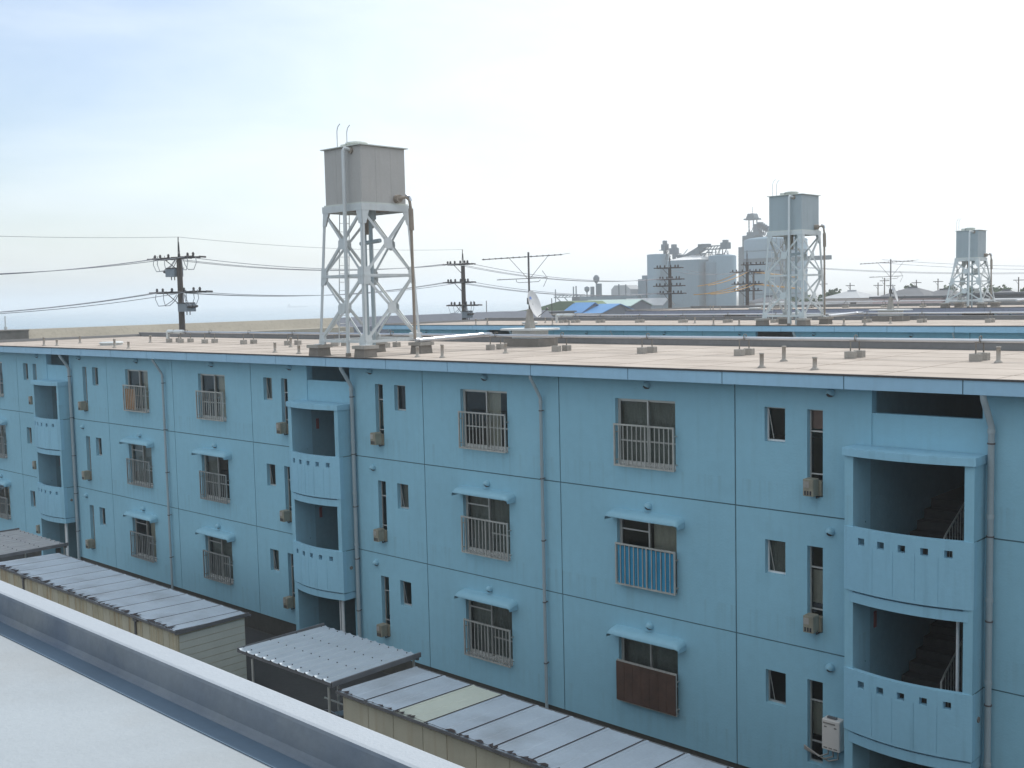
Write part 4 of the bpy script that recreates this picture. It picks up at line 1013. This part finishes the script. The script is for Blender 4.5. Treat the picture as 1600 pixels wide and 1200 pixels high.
# flat-sided silo group
s1 = empty('silo_plant', 'left silo group with sloping conveyor and flat topped big silo', 'silo', (-200, 280, PG))
mb = MB(); mb.box(-3.2, 8.6, -8, 8, 0, 20.5); mb.box(-3.2, 8.6, -8.15, -8.0, 10.2, 10.5)
mb.add([(-3.2, -8, 20.5), (8.6, -8, 20.5), (8.6, 8, 20.5), (-3.2, 8, 20.5), (3, 0, 22.6), (6.5, 0, 22.6)], [(0, 1, 5, 4), (1, 2, 5), (2, 3, 4, 5), (3, 0, 4)], 1)
for i in range(7): mb.box(-2.6+i*1.7, -2.5+i*1.7, -8.08, -8.0, 0, 20.5)
ob('main_silo', mb, ['silo', 'whiteroof'], s1)
mb = MB(); silo_cyl(mb, 12.9, -1, 4.3, 21.3, .6); silo_cyl(mb, 11.4, -4.5, 2.1, 19.5, .4, 1); ob('round_silo', mb, ['silo', 'silodark'], s1)
mb = MB(); silo_cyl(mb, -11.7, -1, 3.6, 22.9, .2, 0, 28); ob('round_silo', mb, 'silo', s1)
mb = MB(); mb.box(-18.5, -15.3, -3, 3, 0, 15.0); mb.box(-17.6, -15.5, -2, 2, 15, 16.2); mb.box(-8, -3.2, -5, 4, 0, 18.0); ob('annex', mb, 'silodark', s1)
for (x, zt_, w_) in ((-9.6, 27.4, 1.2), (-6.0, 26.0, 1.8)):
    mb = MB(); mb.box(x-.35, x+.35, -.5, .5, 0, zt_-2); truss(mb, (x+.9, 0, 10), (x+.9, 0, zt_-1.5), 1.0, .18, 8)
    mb.box(x-w_*.7, x+w_*.7, -1, 1, zt_-3, zt_-1.2); mb.box(x-w_*.35, x+w_*.35, -.7, .7, zt_-1.2, zt_); mb.box(x-w_-.3, x+w_+.3, -1.2, 1.2, zt_-3.2, zt_-3.0)
    ob('elevator_tower', mb, 'steelplant', s1)
mb = MB(); truss(mb, (-4.6, -1, 19.4), (6.4, -1, 24.6), 1.6, .4, 9); mb.bar((-8.2, -1, 17.6), (6.4, -1, 24.8), 1.8, 1.5); truss(mb, (6.4, -1, 24.2), (15.2, -1, 24.2), 1.0, .3, 8)
for x in (8, 10.5, 13): mb.bar((x, -1, 20.5), (x, -1, 24), .25, .25); mb.bar((x, -1, 20.5), (x+1.6, -1, 24), .2, .2)
mb.box(12.8, 15.4, -2, 0, 23.6, 25.6); mb.box(4.5, 8.2, -2, 0, 24.4, 25.5); mb.box(13.6, 14.6, -2, 0, 25.6, 26.4)
rq = random.Random(11)
for i in range(34):
    x = rq.uniform(-8.5, 14.5); z0 = 20.6+rq.uniform(-1.0, .6); mb.bar((x, rq.uniform(-4, 2), z0), (x+rq.uniform(-1.6, 1.6), rq.uniform(-4, 2), z0+rq.uniform(.6, 3.2)), .16, .16)
for i in range(9):
    x = rq.uniform(-8, 14); z0 = 21+rq.uniform(0, 1.6); mb.box(x, x+rq.uniform(.5, 1.6), -2, 0, z0, z0+rq.uniform(.3, .9))
mb.bar((-4, -4, 22.2), (13, -4, 22.6), .14, .14); mb.bar((-4, -4, 21.6), (13, -4, 22.0), .1, .1)
ob('conveyor', mb, 'steelplant', s1)
mb = MB(); mb.bar((15, 8, 19.8), (34, 30, 20.5), 1.2, 1.4); ob('bridge_conveyor', mb, 'steelplant', s1)
s2 = empty('silo_tower', 'tall round cement silo with a lattice head house, behind the bluish water tower', 'silo', (-197.3, 330, PG))
mb = MB(); silo_cyl(mb, 0, 0, 11.0, 28.0, 1.4, 0, 48); ob('drum', mb, 'silo', s2)
mb = MB()
for z in (9, 17, 24): mb.lathe(0, 0, [(11.02, z), (11.14, z+.1), (11.14, z+.35), (11.02, z+.45)], 48)
ob('ring', mb, 'silodark', s2)
mb = MB(); mb.box(-11.4, -9.6, -6, 0, 0, 26); mb.box(-10.4, -5.5, -5, 1, 26, 30); mb.box(-9.2, -4.2, -4, 0, 30, 31.2)
for x in (-9.4, -7.6, -6.2): mb.bar((x, -2, 30), (x, -2, 36), .3, .3)
mb.box(-10.4, -5.6, -4, 0, 35.6, 36.1); mb.prism([(-9.8, 36.1), (-6.2, 36.1), (-6.9, 37.8), (-9.1, 37.8)], 'y', -3.5, -.5); mb.bar((-8, -2, 37.8), (-8, -2, 40.2), .12, .12)
for i in range(5): mb.box(-5.6+i*.8, -4.2+i*.8, -3, -1, 31+(4-i)*.4, 32.6+(4-i)*.5); mb.bar((-5.6+i*.9, -2, 30), (-5.0+i*.9, -2, 33.4-i*.5), .25, .25)
mb.box(-7.0, -4.8, -3, -1, 31, 34)
for i in range(26):
    x = rq.uniform(-10, -1.5); z0 = rq.uniform(28, 31); mb.bar((x, -3, z0), (x+rq.uniform(-1.5, 1.5), -3, z0+rq.uniform(.8, 3.0)*(1 if x < -4 else .5)), .18, .18)
ob('head_house', mb, 'steelplant', s2)
mb = MB(); mb.bar((-11.2, -4, 3), (-11.2, -4, 25), .5, .5); truss(mb, (7.5, -9, 4), (7.5, -9, 27), 1.4, .22, 9); ob('ladder_tower', mb, 'steelplant', s2)
# low plant sheds and pipework on the left
s3 = empty('plant_shed', 'low dark plant buildings with pipes left of the silos', 'industrial building', (-233, 280, PG))
mb = MB(); mb.box(-9, 16, -5, 5, 0, 9.6); mb.box(-13, -2, -4, 4, 0, 8.2); ob('shed', mb, 'silodark', s3)
mb = MB(); mb.box(3.2, 11.2, -3, 3, 9.6, 11.8); mb.prism([(3.2, 11.8), (11.2, 11.8), (9.6, 13.2), (4.6, 13.2)], 'y', -3, 3); ob('upper_house', mb, 'tilelight', s3)
mb = MB()
for i, (x, h_) in enumerate(((-13.5, 13.2), (-12.3, 13.4), (-4.6, 12.5), (-3.2, 14.0), (-1.6, 13.0), (6.5, 13.6), (9.4, 13.4))):
    mb.cyl(x, -3, 8, h_, .22, 8); 
mb.lathe(-3.2, -3, [(.2, 14), (1.0, 15.0), (1.1, 16.0), (.6, 16.8), (0, 17)], 12); mb.lathe(-7.4, -3, [(.2, 11), (.9, 11.8), (.9, 12.8), (0, 13.2)], 12); mb.cyl(-7.4, -3, 9, 11.2, .2, 8); mb.cyl(-2, -3, 9.6, 14, .9, 10); mb.cyl(-5, -3, 9.6, 13, .7, 10); mb.box(-14, 10, -3.3, -2.7, 8.0, 9.7)
ob('stacks', mb, 'steelplant', s3)
mb = MB(); truss(mb, (-21.5, -4, 9.8), (-8, -4, 10.0), .7, .22, 8); mb.bar((-21, -4, 2), (-21, -4, 12.4), .25, .25); mb.bar((-20.6, -4, 9.6), (-14.6, -4, 5), .25, .25); mb.bar((-17, -4, 9.6), (-13, -4, 6), .25, .25)
ob('gantry', mb, 'steelplant', s3)
mb = MB(); mb.box(-1, 4.2, -5.3, -5.05, 6.7, 7.4); mb.box(6.2, 10.4, -5.3, -5.05, 6.3, 7.2); mb.box(-7, -4, -5.3, -5.05, 7.6, 8.0); ob('pale_sheets', mb, 'whiteroof', s3)
gable('plant_house', -214, -198, 262, 268, 6.6, 2.0, 'silodark', 'tilelight', 'low house with pale grey roof at the foot of the left silos', 'building')

# ------------------------------------------------------------------ town on the right
def hip(x0, x1, y0, y1, ztop, rise, wall, roof, label, group='tiled houses in the distant town'):
    ox, oy = (x0+x1)/2, (y0+y1)/2; a, b = (x1-x0)/2, (y1-y0)/2; H = ztop-GZ
    r = empty('house', label, 'house', (ox, oy, GZ), group); h = H-rise
    mb = MB(); mb.box(-a+.4, a-.4, -b+.4, b-.4, 0, h)
    ob('wall', mb, wall, r)
    mb = MB(); k = min(a, b)*.8
    V = [(-a, -b, h), (a, -b, h), (a, b, h), (-a, b, h), (-a+k, 0, H), (a-k, 0, H)]
    mb.add(V, [(0, 1, 5, 4), (1, 2, 5), (2, 3, 4, 5), (3, 0, 4), (3, 2, 1, 0)]); mb.bar((-a+k, 0, H+.06), (a-k, 0, H+.06), .3, .2)
    ob('roof', mb, roof, r)
    mb = MB()
    for i in range(3): x = -a+.9+(2*a-2.6)*i/2; mb.box(x, x+.9, -b+.36, -b+.39, h-1.5, h-.5)
    ob('window', mb, 'dark', r)
HS = [(-76, -69.6, 128, 136, 4.4, 1.6, 'whitewall', 'tilelight', 'pale hip roofed house right behind the bluish tower legs'),
      (-71.5, -64.5, 138, 146, 4.7, 1.9, 'whitewall', 'tile', 'dark hip roofed house left of the second antenna dish'),
      (-77.2, -70.4, 150, 157, 4.1, 1.5, 'pinkwall', 'tilelight', 'white house with pale roof beyond the second antenna dish'),
      (-67.6, -60.5, 140, 148, 4.3, 1.8, 'whitewall', 'tile', 'dark roofed house above the pale pink long building'),
      (-59.5, -54.0, 145, 152, 4.0, 1.6, 'whitewall', 'tile', 'dark roofed house just left of the smallest water tower'),
      (-56, -49, 170, 178, 4.6, 1.8, 'whitewall', 'tile', 'roof seen through the legs of the smallest water tower'),
      (-48, -40, 150, 158, 4.9, 1.9, 'whitewall', 'tilelight', 'house with pale roof at the extreme right'),
      (-82.5, -77.6, 118, 124, 3.9, 1.3, 'whitewall', 'tile', 'low dark roof between the bluish tower and the second dish')]
for h_ in HS: hip(*h_[:4], h_[4]-.45, h_[5]*.62, *h_[6:])
def flat(x0, x1, y0, y1, z, wall, roof, label, nm='long_building'):
    ox, oy = (x0+x1)/2, (y0+y1)/2; a, b = (x1-x0)/2, (y1-y0)/2; H = z-GZ
    r = empty(nm, label, 'building', (ox, oy, GZ)); mb = MB(); mb.box(-a, a, -b, b, 0, H-.25); ob('wall', mb, wall, r)
    mb = MB(); mb.box(-a-.3, a+.3, -b-.3, b+.3, H-.247, H); ob('roof', mb, roof, r)
flat(-59.5, -51, 110, 117, 3.25, 'pinkwall', 'tile', 'long pale pink walled building in the distance, right of the second dish')
flat(-50.6, -47.6, 111, 118, 2.9, 'whitewall', 'tilelight', 'short white building next to the long pink one')
flat(-46.5, -36, 106, 113, 3.5, 'tile', 'tile', 'long dark building behind the smallest water tower')
flat(-40.5, -34, 93, 98, 2.95, 'whitewall', 'tilelight', 'pale roofed building at the right edge')
flat(-69.5, -61.5, 100, 107, 2.75, 'pinkwall', 'whiteroof', 'low pinkish building between the bluish tower and the dish mast')
# trees
def tree(x, y, ztop, rad, label, n=420):
    r = empty('tree', label, 'tree', (x, y, GZ), 'trees in the distant town'); H = ztop-GZ; rr = random.Random(int(x*13+y))
    mb = MB(); mb.tube([(0, 0, 0), (.1, 0, H*.45), (-.1, .1, H*.8)], [.3, .2, .06], 8)
    for i in range(7): a = i*.9; mb.tube([(.05, 0, H*(.4+.05*i)), (rad*.6*math.cos(a), rad*.6*math.sin(a), H*(.55+.05*i))], [.09, .03], 5)
    ob('trunk', mb, 'trunk', r)
    mb = MB(); cl = [(rr.uniform(-.6, .6)*rad, rr.uniform(-.6, .6)*rad, H-rad*.75+rr.uniform(-.6, .35)*rad, rr.uniform(.3, .55)*rad) for _ in range(9)]
    for _ in range(n):
        cx, cy, cz, cr = rr.choice(cl); d = Vector((rr.gauss(0, 1), rr.gauss(0, 1), rr.gauss(0, 1))).normalized()*cr*(rr.random()**.4)
        p = Vector((cx, cy, min(cz+d.z, H)))+Vector((d.x, d.y, 0)); u = Vector((rr.gauss(0, 1), rr.gauss(0, 1), rr.gauss(0, .6))).normalized()*.28; v = u.orthogonal().normalized()*.2
        mb.add([p-u-v, p+u-v, p+u*.6+v, p-u*.8+v], [(0, 1, 2, 3)])
    ob('crown', mb, 'leaf', r)
for x, y, zt_, rd, lb in ((-77, 160, 4.9, 2.2, 'round tree beside the house above the pink building'), (-62, 160, 4.6, 2.4, 'tree between distant houses left of the smallest tower'),
                          (-87, 150, 4.0, 2.6, 'dark tree right beneath the orange wires'), (-82, 142, 4.0, 2.0, 'tree at the foot of the bluish tower legs'), (-47, 128, 4.2, 2.5, 'broad tree seen through the smallest tower'),
                          (-96, 160, 3.8, 2.6, 'bush like tree between the two silos'), (-53.5, 128, 4.1, 2.0, 'tree just right of the smallest tower legs'), (-71, 163, 4.7, 2.6, 'wide tree over the left end of the pink long building'), (-66.5, 166, 4.3, 2.2, 'low tree over the middle of the pink long building'), (-90, 160, 4.3, 2.4, 'tree between the thin pole and the bluish tower')): tree(x, y, zt_, rd, lb)

# ------------------------------------------------------------------ ship
sh = empty('cargo_ship', 'tiny hazy cargo ship on the horizon left of the big water tower', 'ship', (-2101, 1500, -9)); sh.rotation_euler = (0, 0, R(36)); sh.scale = (.4, .4, .4)
mb = MB(); mb.prism([(-58, 0), (-62, 7), (-50, 7.5), (58, 6), (64, 9), (58, 0)], 'y', -8, 8); ob('hull', mb, 'ship', sh)
mb = MB(); mb.box(-56, -44, -7, 7, 7.5, 17); mb.box(-52, -48, -3, 3, 17, 22); mb.box(20, 22, -1, 1, 6, 15); ob('bridge', mb, 'ship', sh)

# ------------------------------------------------------------------ haze
def haze():
    x0, x1, y0, y1, z0, z1 = -9000, 3600, -400, 9000, -12, 37
    mb = MB(); mb.box(x0, x1, y0, y1, z0, z1); o = ob('haze', mb, []); tag(o, kind='stuff')
    m = bpy.data.materials.new('haze_air'); m.use_nodes = True; t = m.node_tree; t.nodes.clear()
    ou = t.nodes.new('ShaderNodeOutputMaterial'); v = t.nodes.new('ShaderNodeVolumePrincipled'); v.inputs['Density'].default_value = HAZE
    v.inputs['Color'].default_value = (.97, .99, 1, 1); v.inputs['Anisotropy'].default_value = .35; t.links.new(v.outputs[0], ou.inputs['Volume'])
    o.data.materials.append(m)
HAZE = .00075
haze()
